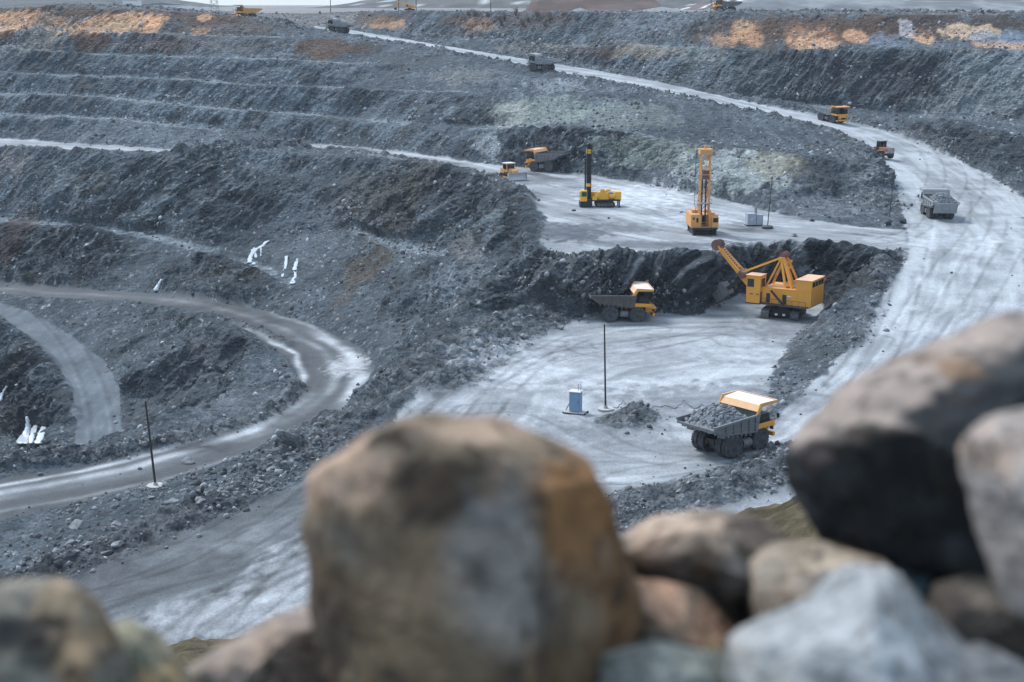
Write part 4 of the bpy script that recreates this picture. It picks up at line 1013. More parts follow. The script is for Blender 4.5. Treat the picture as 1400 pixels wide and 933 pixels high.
# ------------------------------------------------------------------ rope shovel
def rope_shovel(loc, rz, under):
    root = empty('rope_shovel', loc, rz)
    tag(root, 'large orange rope shovel digging in the dark bay of the bench', 'mining shovel')
    du = under - rz
    uc = bpy.data.objects.new('undercarriage', None)
    c = MB(); c.box((0, 0, 1.35), (4.6, 3.6, 1.0)); c.cyl((0, 0, 1.8), (0, 0, 2.5), 2.0, n=24); c.box((1.9, 0, .95), (.9, 4.2, .8)); c.box((-1.9, 0, .95), (.9, 4.2, .8))
    for y in (-1.2, 1.2): c.box((3.3, y * .6, 1.0), (.3, .5, .35), 1)
    car = c.build('undercarriage', [M_BLACK, M_WHITE], root); car.rotation_euler = (0, 0, du)
    bpy.data.objects.remove(uc)
    for s in (-1, 1): track(car, 'crawler_track', -3.9, 3.9, s * 2.75, 1.7, 1.5, M_RIM)
    # revolving house: skirt, walls with panel seams, roof
    h = MB()
    h.prism([(-6.2, 2.75), (-5.4, 2.55), (3.4, 2.55), (3.4, 2.95), (-6.2, 3.15)], -3.15, 3.15, 1)
    h.prism([(-6.4, 3.0), (3.2, 3.0), (3.2, 5.75), (-6.4, 5.95)], -3.25, 3.25, 0)
    for x in np.arange(-5.2, 3.2, 1.4):
        for s in (-1, 1): h.box((x, s * 3.26, 4.4), (.07, .05, 2.7), 0)
    for y in (-2.1, -.7, .7, 2.1): h.box((-6.41, y, 4.45), (.05, .07, 2.8), 0)
    for s in (-1, 1):
        h.bar((-6.4, s * 3.28, 5.93), (3.2, s * 3.28, 5.75), .1, .14)
    house = h.build('machinery_house', [M_ORANGE, M_DUST_HAZE], root)
    for (x, y) in ((-1.3, 3.28), (1.9, 3.28)):
        d = MB(); d.box((x, y, 3.95), (.75, .08, 1.75)); d.build('door', M_BLACK, house)
    p1 = MB(); p1.box((-2.2, 3.29, 4.6), (.8, .05, .22)); p1.build('sign_plate', M_WHITE, house)
    vt = MB()
    for x, y, r in ((-1.2, .8, .55), (-2.6, .8, .5), (-1.9, -1.2, .6), (.2, -1.6, .45)): vt.cyl((x, y, 5.8), (x, y, 6.3), r, n=14)
    if False:
        pass
    vt.build('roof_fan', M_GREYBOX, house)
    up = MB(); up.prism([(-6.45, 5.96), (-3.4, 5.9), (-3.4, 7.75), (-6.45, 7.75)], -3.2, 3.2); up.box((-4.92, 0, 7.82), (3.3, 6.7, .14), 1)
    ug = up.build('roof_cabin', [M_ORANGE, M_CANOPY2], house)
    for y in (-2.2, -.75, .75, 2.2):
        w = MB(); w.box((-6.47, y, 7.05), (.06, 1.2, .9)); w.build('window', M_GLASS, ug)
    # walkway with stair and rail along the near side
    wk = MB(); wk.box((-1.4, 3.85, 2.95), (9.2, 1.05, .12)); wk.bar((1.0, 4.3, 5.6), (-1.6, 4.3, 3.0), .14, .4)
    for x in np.arange(-5.8, 3.3, 1.3): wk.cyl((x, 4.33, 3.0), (x, 4.33, 4.0), .035, n=5)
    wk.cyl((-5.8, 4.33, 4.0), (3.0, 4.33, 4.0), .035, n=5)
    wk.build('walkway', M_BLACK, root)
    # tall operator's cab on the near front corner
    c = MB(); c.prism([(3.25, 2.85), (5.9, 2.85), (6.0, 7.9), (3.25, 7.9)], 1.2, 4.1); c.box((4.65, 2.65, 7.98), (3.0, 3.2, .14), 1)
    c.box((4.6, 2.65, 2.75), (2.8, 3.1, .18), 2)
    cab = c.build('operator_cab', [M_ORANGE, M_CANOPY2, M_BLACK], root)
    for nm, ctr, d in (('window', (5.98, 2.65, 6.7), (.1, 2.3, 1.6)), ('window', (5.1, 4.13, 6.6), (1.3, .08, 1.5)), ('window', (3.22, 2.65, 6.6), (.08, 1.6, 1.5)), ('door', (3.22, 3.4, 4.0), (.08, .8, 1.9))):
        w = MB(); w.box(ctr, d); w.build(nm, M_GLASS if nm == 'window' else M_BLACK, cab)
    for x in (3.7, 4.9):
        w = MB(); w.box((x, 4.14, 4.55), (.55, .05, .2)); w.build('sign_plate', M_REDBROWN, cab)
    # gantry: two inclined rear legs with cross bars, two front struts, sheaves on top
    ap = (0.6, 11.0)
    g = MB()
    for s in (-1, 1):
        g.bar((-2.2, s * 1.9, 5.8), (ap[0] - .6, s * .95, ap[1]), .5, .42); g.bar((-.9, s * 1.9, 5.8), (ap[0] - .1, s * .95, ap[1]), .4, .42)
        for t in (.12, .88): g.bar((-2.2 + 1.6 * t, s * (1.9 - .95 * t), 5.8 + 5.2 * t), (-.9 + 1.4 * t, s * (1.9 - .95 * t), 5.8 + 5.2 * t), .42, .5)
        g.bar((3.0, s * 1.6, 5.75), (ap[0] + .1, s * .95, ap[1] - .1), .34)
    g.cyl((ap[0], -1.3, ap[1]), (ap[0], 1.3, ap[1]), .34, n=12); g.bar((-.6, -1.3, 9.3), (-.6, 1.3, 9.3), .3)
    g.box((ap[0] - .2, 0, ap[1] + .15), (1.2, 2.3, .35))
    gan = g.build('gantry', M_ORANGE, root)
    for s in (-1, 1):
        k = MB(); k.lathe([(.1, -.16), (.72, -.2), (.62, 0), (.72, .2), (.1, .16)], (ap[0] - .35, s * .6, ap[1] + .6), 18); k.build('sheave', M_REDBROWN, gan)
    # boom: two box beams that meet at the head, saddle block half way
    f0, f1 = Vector((4.0, 0, 2.9)), Vector((13.5, 0, 12.2))
    b = MB()
    for s in (-1, 1):
        b.bar(f0 + Vector((0, s * 1.35, 0)), f0.lerp(f1, .50) + Vector((0, s * 1.0, 0)), .55, .75)
        b.bar(f0.lerp(f1, .50) + Vector((0, s * 1.0, 0)), f1 + Vector((0, s * .55, 0)), .45, .65)
    for t in (.3, .5, .8, .93): b.bar(f0.lerp(f1, t) + Vector((0, -1.1, 0)), f0.lerp(f1, t) + Vector((0, 1.1, 0)), .4, .5)
    # the upper walkway beam along the boom
    off = Vector((.75, 0, .95))
    b.bar(f0.lerp(f1, .47) + off * 1.2, f0.lerp(f1, .92) + off * .6, .55, .5)
    boom = b.build('boom', M_ORANGE, root)
    tr = MB()
    for t in np.linspace(.48, .92, 12): tr.box(f0.lerp(f1, t) + off * 1.25 + Vector((.2, 0, .35)), (.18, .9, .32))
    tr.build('boom_walkway', M_REDBROWN, boom)
    for s in (-1, 1):
        k = MB(); k.lathe([(.15, -.22), (1.05, -.26), (.9, 0), (1.05, .26), (.15, .22)], (f1.x + .25, s * .55, f1.z + .25), 24); k.build('head_sheave', M_REDBROWN, boom)
    sd = f0.lerp(f1, .42)
    k = MB(); k.box(sd + Vector((.25, 0, .6)), (1.3, 3.1, 1.1), 0, Matrix.Rotation(R(-30), 3, 'Y')); k.cyl(sd + Vector((0, -1.8, .4)), sd + Vector((0, 1.8, .4)), .45, n=12); k.build('saddle_block', M_REDBROWN, boom)
    st = MB()
    for s in (-1, 1): st.bar(sd + Vector((0, s * .85, 1.1)), (ap[0] + .3, s * .85, ap[1] + .1), .36, .36)
    st.build('boom_strut', M_YELLOW, root)
    # dipper arm: reaches down to the muck, its tail stands up behind the boom
    d0, d1 = sd + Vector((-5.2, 0, 4.0)), sd + Vector((3.6, 0, -2.75))
    d = MB()
    for s in (-1, 1): d.bar(d0 + Vector((0, s * .45, 0)), d1 + Vector((0, s * .45, 0)), .42, .65)
    d.bar(d0 + Vector((0, -.6, 0)), d0 + Vector((0, .6, 0)), .5); arm = d.build('dipper_arm', M_BLACK, root)
    rot = Matrix.Rotation(R(38), 3, 'Y'); cb = d1 + Vector((1.0, 0, -.55))
    q = MB()
    def bx(c, s_): q.box(cb + rot @ Vector(c), s_, 0, rot)
    bx((0, 1.35, 0), (2.9, .22, 2.5)); bx((0, -1.35, 0), (2.9, .22, 2.5)); bx((0, 0, -1.2), (2.9, 2.7, .2)); bx((-1.4, 0, 0), (.22, 2.7, 2.5)); bx((0, 0, 1.2), (2.9, 2.7, .2))
    for y in (-1.1, -.4, .4, 1.1): q.prism([(cb.x + (rot @ Vector((1.4, 0, -1.2))).x, cb.z + (rot @ Vector((1.4, 0, -1.2))).z), (cb.x + (rot @ Vector((2.2, 0, -1.1))).x, cb.z + (rot @ Vector((2.2, 0, -1.1))).z), (cb.x + (rot @ Vector((1.4, 0, -.9))).x, cb.z + (rot @ Vector((1.4, 0, -.9))).z)], y - .16, y + .16)
    bx((0, .0, 1.45), (1.6, 2.0, .35)); bx((-.5, 1.5, 0), (.3, .25, 2.6)); bx((.6, 1.5, 0), (.3, .25, 2.6))
    q.build('bucket', M_BODY, arm)
    rp = []
    for s in (-1, 1):
        w = MB(); w.tube([f1 + Vector((.3, s * .55, 1.2)), Vector((ap[0] + .4, s * .6, ap[1] + 1.2))], .05, 5); w.build('hoist_rope', M_CABLE, root)
        w = MB(); w.tube([f1 + Vector((1.2, s * .55, .2)), cb + rot @ Vector((.2, s * .8, 1.5))], .05, 5); w.build('hoist_rope', M_CABLE, root)
        w = MB(); w.tube([f1 + Vector((0, s * .5, 1.0)), f0.lerp(f1, .65) + Vector((-1.3, s * .5, 1.6)), (-1.2, s * .7, 6.0)], .045, 5); w.build('hoist_rope', M_CABLE, root)
    return root
_p = Vector(Pz(1066, 437, -57)); _d = R(68); _c = _p + Vector((math.cos(_d), math.sin(_d), 0)) * 3.4
rope_shovel((_c.x, _c.y, ground(_c.x, _c.y) - .05), R(148), R(68) + math.pi)

# ------------------------------------------------------------------ tall orange drill with lattice mast
def mast_drill(loc, rz):
    root = empty('drill_rig', loc, rz)
    tag(root, 'orange blast hole drill with tall lattice mast standing at the bench edge', 'drill rig')
    for s in (-1, 1): track(root, 'crawler_track', -2.9, 2.9, s * 2.0, 1.3, .8)
    m = MB(); m.box((0, 0, 1.55), (8.2, 5.3, .4)); m.box((0, 0, 1.0), (4, 3, .8)); m.build('main_frame', M_BLACK, root)
    for x in (-3.6, 3.6):
        for s in (-1, 1):
            j = MB(); j.cyl((x, s * 2.3, 0.05), (x, s * 2.3, 1.7), .2, n=8); j.cyl((x, s * 2.3, 0.0), (x, s * 2.3, .14), .45, n=10); j.build('jack', M_BLACK, root)
    h = MB(); h.prism([(-4.0, 1.75), (3.2, 1.75), (3.2, 4.4), (-4.0, 4.4)], -2.9, -.75); h.prism([(-4.0, 1.75), (2.8, 1.75), (2.8, 4.2), (-4.0, 4.2)], .95, 2.9); h.prism([(-4.0, 1.75), (1.2, 1.75), (1.2, 4.1), (-4.0, 4.1)], -.75, .95)
    h.box((-1, -1.6, 4.7), (2.6, 1.3, .6)); h.box((-2.4, 1.4, 4.5), (2.0, 1.2, .6)); h.box((1.8, 1.7, 4.4), (.9, 1.2, .4))
    ho = h.build('machinery_house', M_RUSTOR, root)
    for c, d in (((3.22, -1.55, 3.2), (.06, .42, 1.0)), ((3.22, -2.3, 3.6), (.06, .35, .5)), ((2.82, 2.0, 3.5), (.06, .5, .6))):
        w = MB(); w.box(c, d); w.build('window', M_GLASS, ho)
    d = MB(); d.box((1.22, .1, 2.9), (.06, .7, 1.9)); d.build('door', M_BLACK, ho)
    cab = MB(); cab.box((3.1, 2.2, 2.9), (1.2, 1.3, 2.2)); cb = cab.build('cab', M_RUSTOR, root)
    w = MB(); w.box((3.72, 2.2, 3.3), (.06, 1.0, .9)); w.build('window', M_GLASS, cb)
    rl = MB()
    for x, y in ((3.4, -2.85), (3.4, -.8), (3.4, .9), (3.4, 2.85)): rl.cyl((x, y, 1.75), (x, y, 2.8), .035, n=5)
    rl.cyl((3.4, -2.85, 2.8), (3.4, 2.85, 2.8), .035, n=5); rl.cyl((3.4, -2.85, 2.3), (3.4, 2.85, 2.3), .03, n=5); rl.box((3.3, 0, 1.82), (.9, 5.8, .1)); rl.build('handrail', M_RUSTOR, root)
    # lattice mast
    a = MB(); x0, x1, w = .9, 2.6, .98; z0, z1 = 3.2, 17.4
    for x in (x0, x1):
        for s in (-1, 1): a.bar((x, s * w, z0), (x, s * w, z1), .21)
    n = 9
    for k in range(n):
        za, zb = z0 + (z1 - z0) * k / n, z0 + (z1 - z0) * (k + 1) / n
        for s in (-1, 1):
            a.bar((x0, s * w, za), (x1, s * w, zb), .13) if k % 2 else a.bar((x1, s * w, za), (x0, s * w, zb), .13)
            a.bar((x0, s * w, zb), (x1, s * w, zb), .13)
        a.bar((x0, -w, za), (x0, w, zb), .14) if k % 2 else a.bar((x0, w, za), (x0, -w, zb), .14)
        a.bar((x0, -w, zb), (x0, w, zb), .14)
        if k >= 5: a.bar((x1, -w, zb), (x1, w, zb), .13)
    mast = a.build('mast', M_RUSTOR, root)
    hd = MB(); hd.prism([(x0 - .3, 16.9), (x1 + .3, 16.9), (x1 + .5, 17.7), (x1 + .5, 18.0), (x0 - .5, 18.0), (x0 - .5, 17.7)], -1.3, 1.3)
    for y in (-1.2, -.4, .4, 1.2): hd.cyl((x1 + .4, y, 18), (x1 + .4, y, 18.8), .04, n=5)
    hd.cyl((x1 + .4, -1.2, 18.8), (x1 + .4, 1.2, 18.8), .04, n=5); hd.cyl((x0, 0, 18), (x0, 0, 18.7), .3, n=10); hd.build('mast_head', M_RUSTOR, mast)
    pf = MB(); pf.box((1.75, 0, 6.7), (2.9, 2.9, .12))
    for s in (-1, 1):
        pf.cyl((3.15, s * 1.4, 6.7), (3.15, s * 1.4, 7.6), .04, n=5); pf.cyl((.4, s * 1.4, 7.6), (3.15, s * 1.4, 7.6), .04, n=5)
    pf.cyl((3.15, -1.4, 7.6), (3.15, 1.4, 7.6), .04, n=5); pf.build('mast_platform', M_DUST_HAZE, mast)
    r = MB(); r.cyl((1.9, .25, 2.0), (1.9, .25, 13.0), .16, n=8); r.build('drill_rod', M_BLACK, mast)
    r = MB(); r.cyl((1.4, -.45, 4.0), (1.4, -.45, 12.0), .15, n=8); r.build('drill_rod', M_BLACK, mast)
    t = MB(); t.box((1.8, .1, 12.6), (1.2, 1.3, 1.9)); t.build('drill_head', M_REDBROWN, mast)
    b = MB()
    for s in (-1, 1): b.bar((-2.5, s * .9, 4.3), (.9, s * .9, 9.5), .2)
    b.build('mast_brace', M_RUSTOR, root)
    c = MB(); c.tube([(1.0, -1.8, 17.5), (1.05, -1.95, 11), (1.2, -1.9, 6.5), (1.0, -1.5, 4.4)], .05, 5); c.build('hose', M_CABLE, root)
_p = hit(962, 322); mast_drill((_p.x, _p.y + 3.0, ground(_p.x, _p.y + 3.0)), R(-88))

# ------------------------------------------------------------------ low yellow drill with black mast
def low_drill(loc, rz):
    """the mast stands at the -x end, the engine deck reaches to +x"""
    root = empty('drill_rig', loc, rz)
    tag(root, 'yellow rotary drill with slim black mast at one end of its deck', 'drill rig')
    for s in (-1, 1): track(root, 'crawler_track', -.6, 3.9, s * 1.5, 1.35, .85)
    m = MB(); m.box((1.2, 0, 1.65), (8.2, 3.2, .35)); m.box((1.6, 0, 1.0), (2.4, 2.2, .7)); m.build('main_frame', M_BLACK, root)
    for x in (-1.6, 5.0):
        for s in (-1, 1):
            j = MB(); j.cyl((x, s * 1.5, .02), (x, s * 1.5, 1.7), .17, n=8); j.cyl((x, s * 1.5, 0), (x, s * 1.5, .12), .38, n=10); j.build('jack', M_BLACK, root)
    dk = MB(); dk.box((-3.0, 0, .75), (2.7, 3.4, 1.3)); dk.build('dust_curtain', M_BLACK, root)
    c = MB(); c.prism([(-4.35, 1.5), (-2.75, 1.5), (-2.75, 4.05), (-4.2, 4.05), (-4.4, 3.3)], -2.0, -.2); cab = c.build('cab', M_YELLOW, root)
    for ctr, d in (((-3.45, -2.02, 3.2), (1.2, .06, 1.1)), ((-4.38, -1.1, 3.1), (.1, 1.5, 1.1)), ((-2.73, -1.1, 3.2), (.06, 1.2, 1.0))):
        w = MB(); w.box(ctr, d); w.build('window', M_GLASSG, cab)
    def part(name, f, mat=M_YELLOW):
        b = MB(); f(b); return b.build(name, mat, root)
    part('engine_cover', lambda b: (b.box((1.3, -.2, 2.7), (2.4, 2.2, 1.7)), b.cyl((1.0, -.9, 3.5), (1.0, -.9, 4.3), .32, n=10), b.box((1.9, .2, 3.65), (.9, 1.1, .35))))
    part('air_receiver', lambda b: (b.cyl((-.9, -1.1, 2.6), (.1, -1.1, 2.6), .62, n=14), b.box((-.5, -1.2, 3.2), (.8, .7, .4))))
    part('air_receiver', lambda b: b.cyl((2.6, -1.2, 2.55), (3.9, -1.2, 2.55), .55, n=14))
    part('radiator', lambda b: (b.box((4.7, 0, 2.75), (1.5, 3.0, 1.75)), b.cyl((4.7, -1.5, 2.8), (4.7, -1.6, 2.8), .7, n=16)))
    part('air_filter', lambda b: b.cyl((.5, -.9, 3.9), (1.6, -.9, 3.9), .33, n=12))
    part('air_filter', lambda b: b.cyl((2.0, -.3, 3.9), (3.0, -.3, 3.9), .3, n=12))
    part('exhaust_muffler', lambda b: b.cyl((2.2, -.9, 3.5), (3.6, -.9, 3.5), .26, n=12), M_BLADE)
    part('tool_box', lambda b: (b.box((-.9, 1.0, 2.7), (1.8, 1.1, 1.5)), b.box((-.9, -1.65, 2.2), (1.1, .5, .8))))
    part('fuel_tank', lambda b: b.box((3.2, 1.0, 2.5), (1.8, 1.2, 1.2)))
    part('handrail', lambda b: ([b.cyl((x, -1.75, 1.9), (x, -1.75, 2.9), .03, n=5) for x in (.6, 1.8, 3.0, 4.2)], b.cyl((.6, -1.75, 2.9), (4.2, -1.75, 2.9), .03, n=5)))
    a = MB(); z1 = 14.6
    for x in (-2.6, -1.75):
        for y in (-.55, .55): a.bar((x, y, 1.2), (x, y, z1), .2)
    for k, z in enumerate(np.arange(1.6, z1, .72)):
        for y in (-.55, .55): a.bar((-2.6, y, z), (-1.75, y, z + (.7 if k % 2 else 0)), .1)
        a.bar((-1.75, -.55, z), (-1.75, .55, z + .7), .1)
    a.prism([(-2.5, 1.2), (-1.8, 1.2), (-1.8, z1), (-2.5, z1)], .1, .3)
    a.bar((-3.2, 0, z1), (-1.4, 0, z1), .3, .25); a.cyl((-2.2, -.4, z1 + .1), (-2.2, .4, z1 + .1), .35, n=12)
    mast = a.build('mast', M_BLACK, root)
    t = MB(); t.box((-2.15, 0, 13.1), (1.15, 1.2, 1.0)); t.build('drill_head', M_YELLOW, mast)
    t = MB(); t.box((-2.3, -.3, 5.2), (.9, .9, .7)); t.build('rod_clamp', M_YELLOW, mast)
    t = MB(); t.cyl((-3.05, -.3, 1.8), (-3.05, -.3, 11.4), .19, n=8); t.cyl((-3.05, -.3, 11.2), (-3.05, -.3, 11.5), .42, n=10)
    for z in (3.2, 6.2, 9.6): t.bar((-3.05, -.3, z), (-2.5, -.3, z), .14)
    t.build('drill_rod', M_BLACK, mast)
_p = hit(821, 284); low_drill((_p.x - .6, _p.y + 1.5, ground(_p.x, _p.y + 1.5)), R(3))

# ------------------------------------------------------------------ bulldozer, wheel loader, excavator
def bulldozer(loc, rz):
    root = empty('bulldozer', loc, rz)
    tag(root, 'orange bulldozer with wide pale steel blade near the bench crest', 'bulldozer')
    for s in (-1, 1): track(root, 'crawler_track', -2.0, 2.0, s * 1.05, 1.15, .6)
    b = MB(); b.box((0, 0, .95), (3.6, 1.4, .7)); b.build('chassis', M_BLACK, root)
    e = MB(); e.prism([(.3, 1.25), (2.3, 1.2), (2.35, 2.0), (.3, 2.25)], -.65, .65); e.cyl((1.4, .3, 2.1), (1.4, .3, 2.9), .09, n=8); e.build('engine_hood', M_RUSTOR, root)
    t = MB(); t.box((-1.35, 0, 1.7), (1.4, 2.0, .9)); t.build('fuel_tank', M_RUSTOR, root)
    c = MB(); c.prism([(-1.3, 1.5), (.45, 1.5), (.3, 3.2), (-1.2, 3.2)], -.95, .95); c.box((-.45, 0, 3.28), (1.9, 2.15, .16), 1); cab = c.build('cab', [M_RUSTOR, M_WHITE], root)
    for ctr, d in (((.42, -.42, 2.55), (.14, .75, 1.05)), ((.42, .42, 2.55), (.14, .75, 1.05)), ((-.45, -.97, 2.55), (1.2, .05, 1.0)), ((-.45, .97, 2.55), (1.2, .05, 1.0)), ((-1.27, 0, 2.6), (.1, 1.5, .9))):
        w = MB(); w.box(ctr, d, 0, Matrix.Rotation(R(-5), 3, 'Y') if ctr[0] > .4 else None); w.build('window', M_GLASS, cab)
    bl = MB()
    arc = [(3.0 + .45 * math.cos(t) - .45, .85 + .8 * math.sin(t)) for t in np.linspace(-1.25, 1.25, 8)]
    arc = [(2.75 + .28 * (abs(z - .85) / .75) ** 2, z) for x, z in arc]
    bl.prism([(x - .14, z) for x, z in arc] + arc[::-1], -2.15, 2.15)
    for s in (-1, 1): bl.box((2.9, s * 2.17, .85), (.5, .08, 1.55))
    bl.build('blade', M_BLADE, root)
    for s in (-1, 1):
        p = MB(); p.bar((-.2, s * 1.5, .6), (2.65, s * 1.6, .45), .2, .28); p.build('push_arm', M_RUSTOR, root)
        p = MB(); p.cyl((1.6, s * .75, 1.7), (2.7, s * .8, 1.2), .09, n=8); p.build('hydraulic_cylinder', M_BLACK, root)
    r = MB(); r.box((-2.4, 0, 1.0), (.6, 1.4, .35)); r.prism([(-2.7, 1.3), (-2.45, 1.3), (-2.5, .35), (-2.75, .15)], -.12, .12); r.build('ripper', M_BLACK, root)
    return root
_p = hit(697, 247); bulldozer((_p.x, _p.y + 2.5, ground(_p.x, _p.y + 2.5)), R(-58)).scale = (1.35,) * 3

def wheel_loader(loc, rz):
    root = empty('wheel_loader', loc, rz)
    tag(root, 'dark red wheel loader with black cab seen from behind on the ramp edge', 'wheel loader')
    tm, rm = tyre_mesh(.88, .7, 16), rim_mesh(.88, .7)
    for x in (-1.7, 1.7):
        for s in (-1, 1): wheel(root, x, s * 1.2, .88, s, tm, rm)
    b = MB(); b.box((-1.6, 0, 1.1), (2.6, 1.3, .7)); b.box((1.5, 0, 1.1), (2.2, 1.2, .7)); b.cyl((0, 0, .7), (0, 0, 1.6), .25, n=10); b.build('chassis', M_BLACK, root)
    M_ = paint('loader_red', (.30, .09, .045), .55, .35, .25)
    e = MB(); e.prism([(-3.2, 1.2), (-.7, 1.2), (-.7, 2.5), (-3.05, 2.4)], -1.15, 1.15); e.cyl((-1.5, .5, 2.4), (-1.5, .5, 3.1), .08, n=8); eh = e.build('engine_hood', M_, root)
    g = MB(); g.box((-3.17, 0, 1.85), (.08, 1.5, .9)); g.build('grille', M_DUST_HAZE, eh)
    for s in (-1, 1):
        f = MB(); f.box((-1.7, s * 1.3, 1.85), (1.7, .75, .1)); f.build('fender', M_, root)
        l = MB(); l.box((-3.2, s * .98, 1.5), (.08, .25, .25)); l.build('tail_lamp', M_LAMP, root)
    c = MB(); c.prism([(-.7, 1.7), (.7, 1.7), (.85, 2.5), (.6, 3.7), (-.7, 3.7)], -.8, .8); c.box((0, 0, 3.78), (1.7, 1.9, .14), 1); cab = c.build('cab', [M_BLACK, M_DUST_HAZE], root)
    for ctr, d in (((-.72, 0, 3.0), (.05, 1.2, 1.0)), ((0, .82, 3.0), (1.0, .05, 1.0)), ((0, -.82, 3.0), (1.0, .05, 1.0))):
        w = MB(); w.box(ctr, d); w.build('window', M_GLASS, cab)
    a = MB()
    for s in (-1, 1): a.bar((1.2, s * .55, 2.1), (3.4, s * .55, .8), .22, .4)
    a.bar((2.4, -.6, 1.4), (2.4, .6, 1.4), .25); arm = a.build('lift_arm', M_, root)
    k = MB(); k.prism([(3.2, .25), (4.9, .2), (4.95, .3), (3.6, .5), (3.35, 1.0), (3.6, 1.6), (3.4, 1.65), (3.05, 1.0)], -1.6, 1.6)
    for s in (-1, 1): k.prism([(3.2, .25), (4.9, .2), (3.6, 1.6), (3.1, 1.0)], s * 1.6 - .05, s * 1.6 + .05)
    k.build('bucket', M_BLACK, arm)
_p = hit(1205, 217); wheel_loader((_p.x, _p.y + .6, ground(_p.x, _p.y + .6)), R(112))
_wl = [o for o in COL.objects if o.name == 'wheel_loader'][0]; _wl.scale = (1.3,) * 3

def excavator(loc, rz):
    root = empty('excavator', loc, rz)
    tag(root, 'small orange excavator with bent boom on the skyline of the rim', 'excavator')
    for s in (-1, 1): track(root, 'crawler_track', -2.2, 2.2, s * 1.3, 1.0, .6)
    b = MB(); b.box((0, 0, .8), (2.2, 2.2, .6)); b.cyl((0, 0, 1.0), (0, 0, 1.35), .8, n=14); b.build('undercarriage', M_BLACK, root)
    h = MB(); h.prism([(-2.7, 1.35), (1.6, 1.35), (1.6, 2.1), (.2, 2.6), (-2.6, 2.7)], -1.4, .5); h.box((-2.4, 0, 1.9), (.9, 2.8, 1.2)); h.build('engine_house', M_ORANGE, root)
    c = MB(); c.prism([(.1, 1.4), (1.7, 1.4), (1.75, 2.3), (1.4, 3.1), (.1, 3.1)], .52, 1.45); cab = c.build('cab', M_ORANGE, root)
    w = MB(); w.box((.8, 1.47, 2.5), (1.1, .05, .9)); w.build('window', M_GLASS, cab)
    bo = MB(); bo.bar((1.2, -.3, 1.9), (3.4, -.3, 4.6), .45, .6); bo.bar((3.3, -.3, 4.5), (6.2, -.3, 4.1), .4, .55); boom = bo.build('boom', M_ORANGE, root)
    s = MB(); s.bar((6.1, -.3, 4.5), (7.0, -.3, 1.6), .35, .5); st = s.build('stick', M_ORANGE, boom)
    k = MB(); k.prism([(6.5, 1.6), (7.3, 1.6), (7.6, .9), (7.0, .4), (6.4, .6)], -.85, .25); k.build('bucket', M_BLACK, st)
def rim_at(u, y, dz=0): q = Py(u, 12, y); return (q[0], q[1], ground(q[0], q[1]) + dz)
excavator(rim_at(560, 722), R(172))
# ------------------------------------------------------------------ power poles, cabinets, cable
def pole(u, v, h, label, base='drum', lean=(0, 0), r=.15, dx=0):
    p = hit(u, v); root = empty('power_pole', (p.x, p.y, p.z))
    tag(root, label, 'pole', 'poles of the pit power line')
    m = MB(); m.cyl((0, 0, -.2), (lean[0], lean[1], h), r, r * .72, 10); m.cyl((lean[0], lean[1], h), (lean[0], lean[1], h + .12), r * .5, n=8); m.build('post', M_WOOD, root)
    if base == 'drum':
        m = MB(); m.cyl((0, 0, -.9), (0, 0, .32), 1.15, n=24); m.cyl((0, 0, .32), (0, 0, .40), 1.2, n=24); m.cyl((0, 0, .4), (0, 0, .75), .3, n=10); m.build('concrete_base', M_CONC, root)
    elif base == 'tyre':
        m = MB(); m.lathe([(.5, -.35), (1.0, -.4), (1.25, -.2), (1.25, .2), (1.0, .4), (.5, .35)], (0, 0, 0), 22)
        o = m.build('tyre_base', M_TYRE, root); o.rotation_euler = (R(90), 0, 0); o.location = (0, 0, .3)
    return root, p
_, PP = pole(828, 562, 12.6, 'tall dark pole on the rubble mound in the middle of the pit floor', lean=(-.35, 0))
pole(213, 667, 12.2, 'dark pole with white round concrete base on the berm beside the lower road', lean=(-.75, .1), r=.17)
pole(1049, 313, 11.2, 'slim grey pole in a black tyre base beside the grey cabinets', 'tyre', lean=(.65, 0), r=.11)
pole(1216, 298, 8.2, 'faint thin pole standing on the rubble spur by the ramp', None, lean=(.35, 0), r=.09)

def cabinet_blue():
    p = hit(787, 565); root = empty('electrical_cabinet', (p.x, p.y, ground(p.x, p.y)), R(-20))
    tag(root, 'tall light blue electrical cabinet on a skid beside the tall pole', 'cabinet')
    m = MB(); m.box((0, 0, .22), (3.0, 2.0, .12), 1)
    for y in (-.75, .75): m.bar((-1.7, y, .1), (1.7, y, .1), .22, .24)
    m.build('skid', [M_BLACK, M_CONC], root)
    b = MB(); b.box((0, 0, 1.75), (1.55, 1.25, 2.9)); b.box((0, 0, 3.24), (1.75, 1.45, .1), 1); body = b.build('cabinet_body', [M_BLUE, M_WHITE], root)
    d = MB(); d.box((.1, -.65, 1.75), (1.15, .05, 2.5)); dd = d.build('door', M_BLUE, body)
    h = MB(); h.box((.55, -.70, 1.8), (.06, .06, .3)); h.build('handle', M_BLACK, dd)
    f = MB()
    for x in (.35, .75): f.cyl((x, 0, 3.3), (x, 0, 4.35 + (x > .5) * .3), .045, n=6)
    f.cyl((.35, 0, 4.1), (.75, 0, 4.3), .04, n=6); f.cyl((.35, 0, 3.8), (.75, 0, 3.8), .035, n=6); f.build('cable_bracket', M_DUST_HAZE, root)
    s = MB(); s.bar((-1.45, -.3, .3), (-.8, -.3, 1.6), .07); s.bar((-1.45, .3, .3), (-.8, .3, 1.6), .07); s.build('brace', M_DUST_HAZE, root)
cabinet_blue()
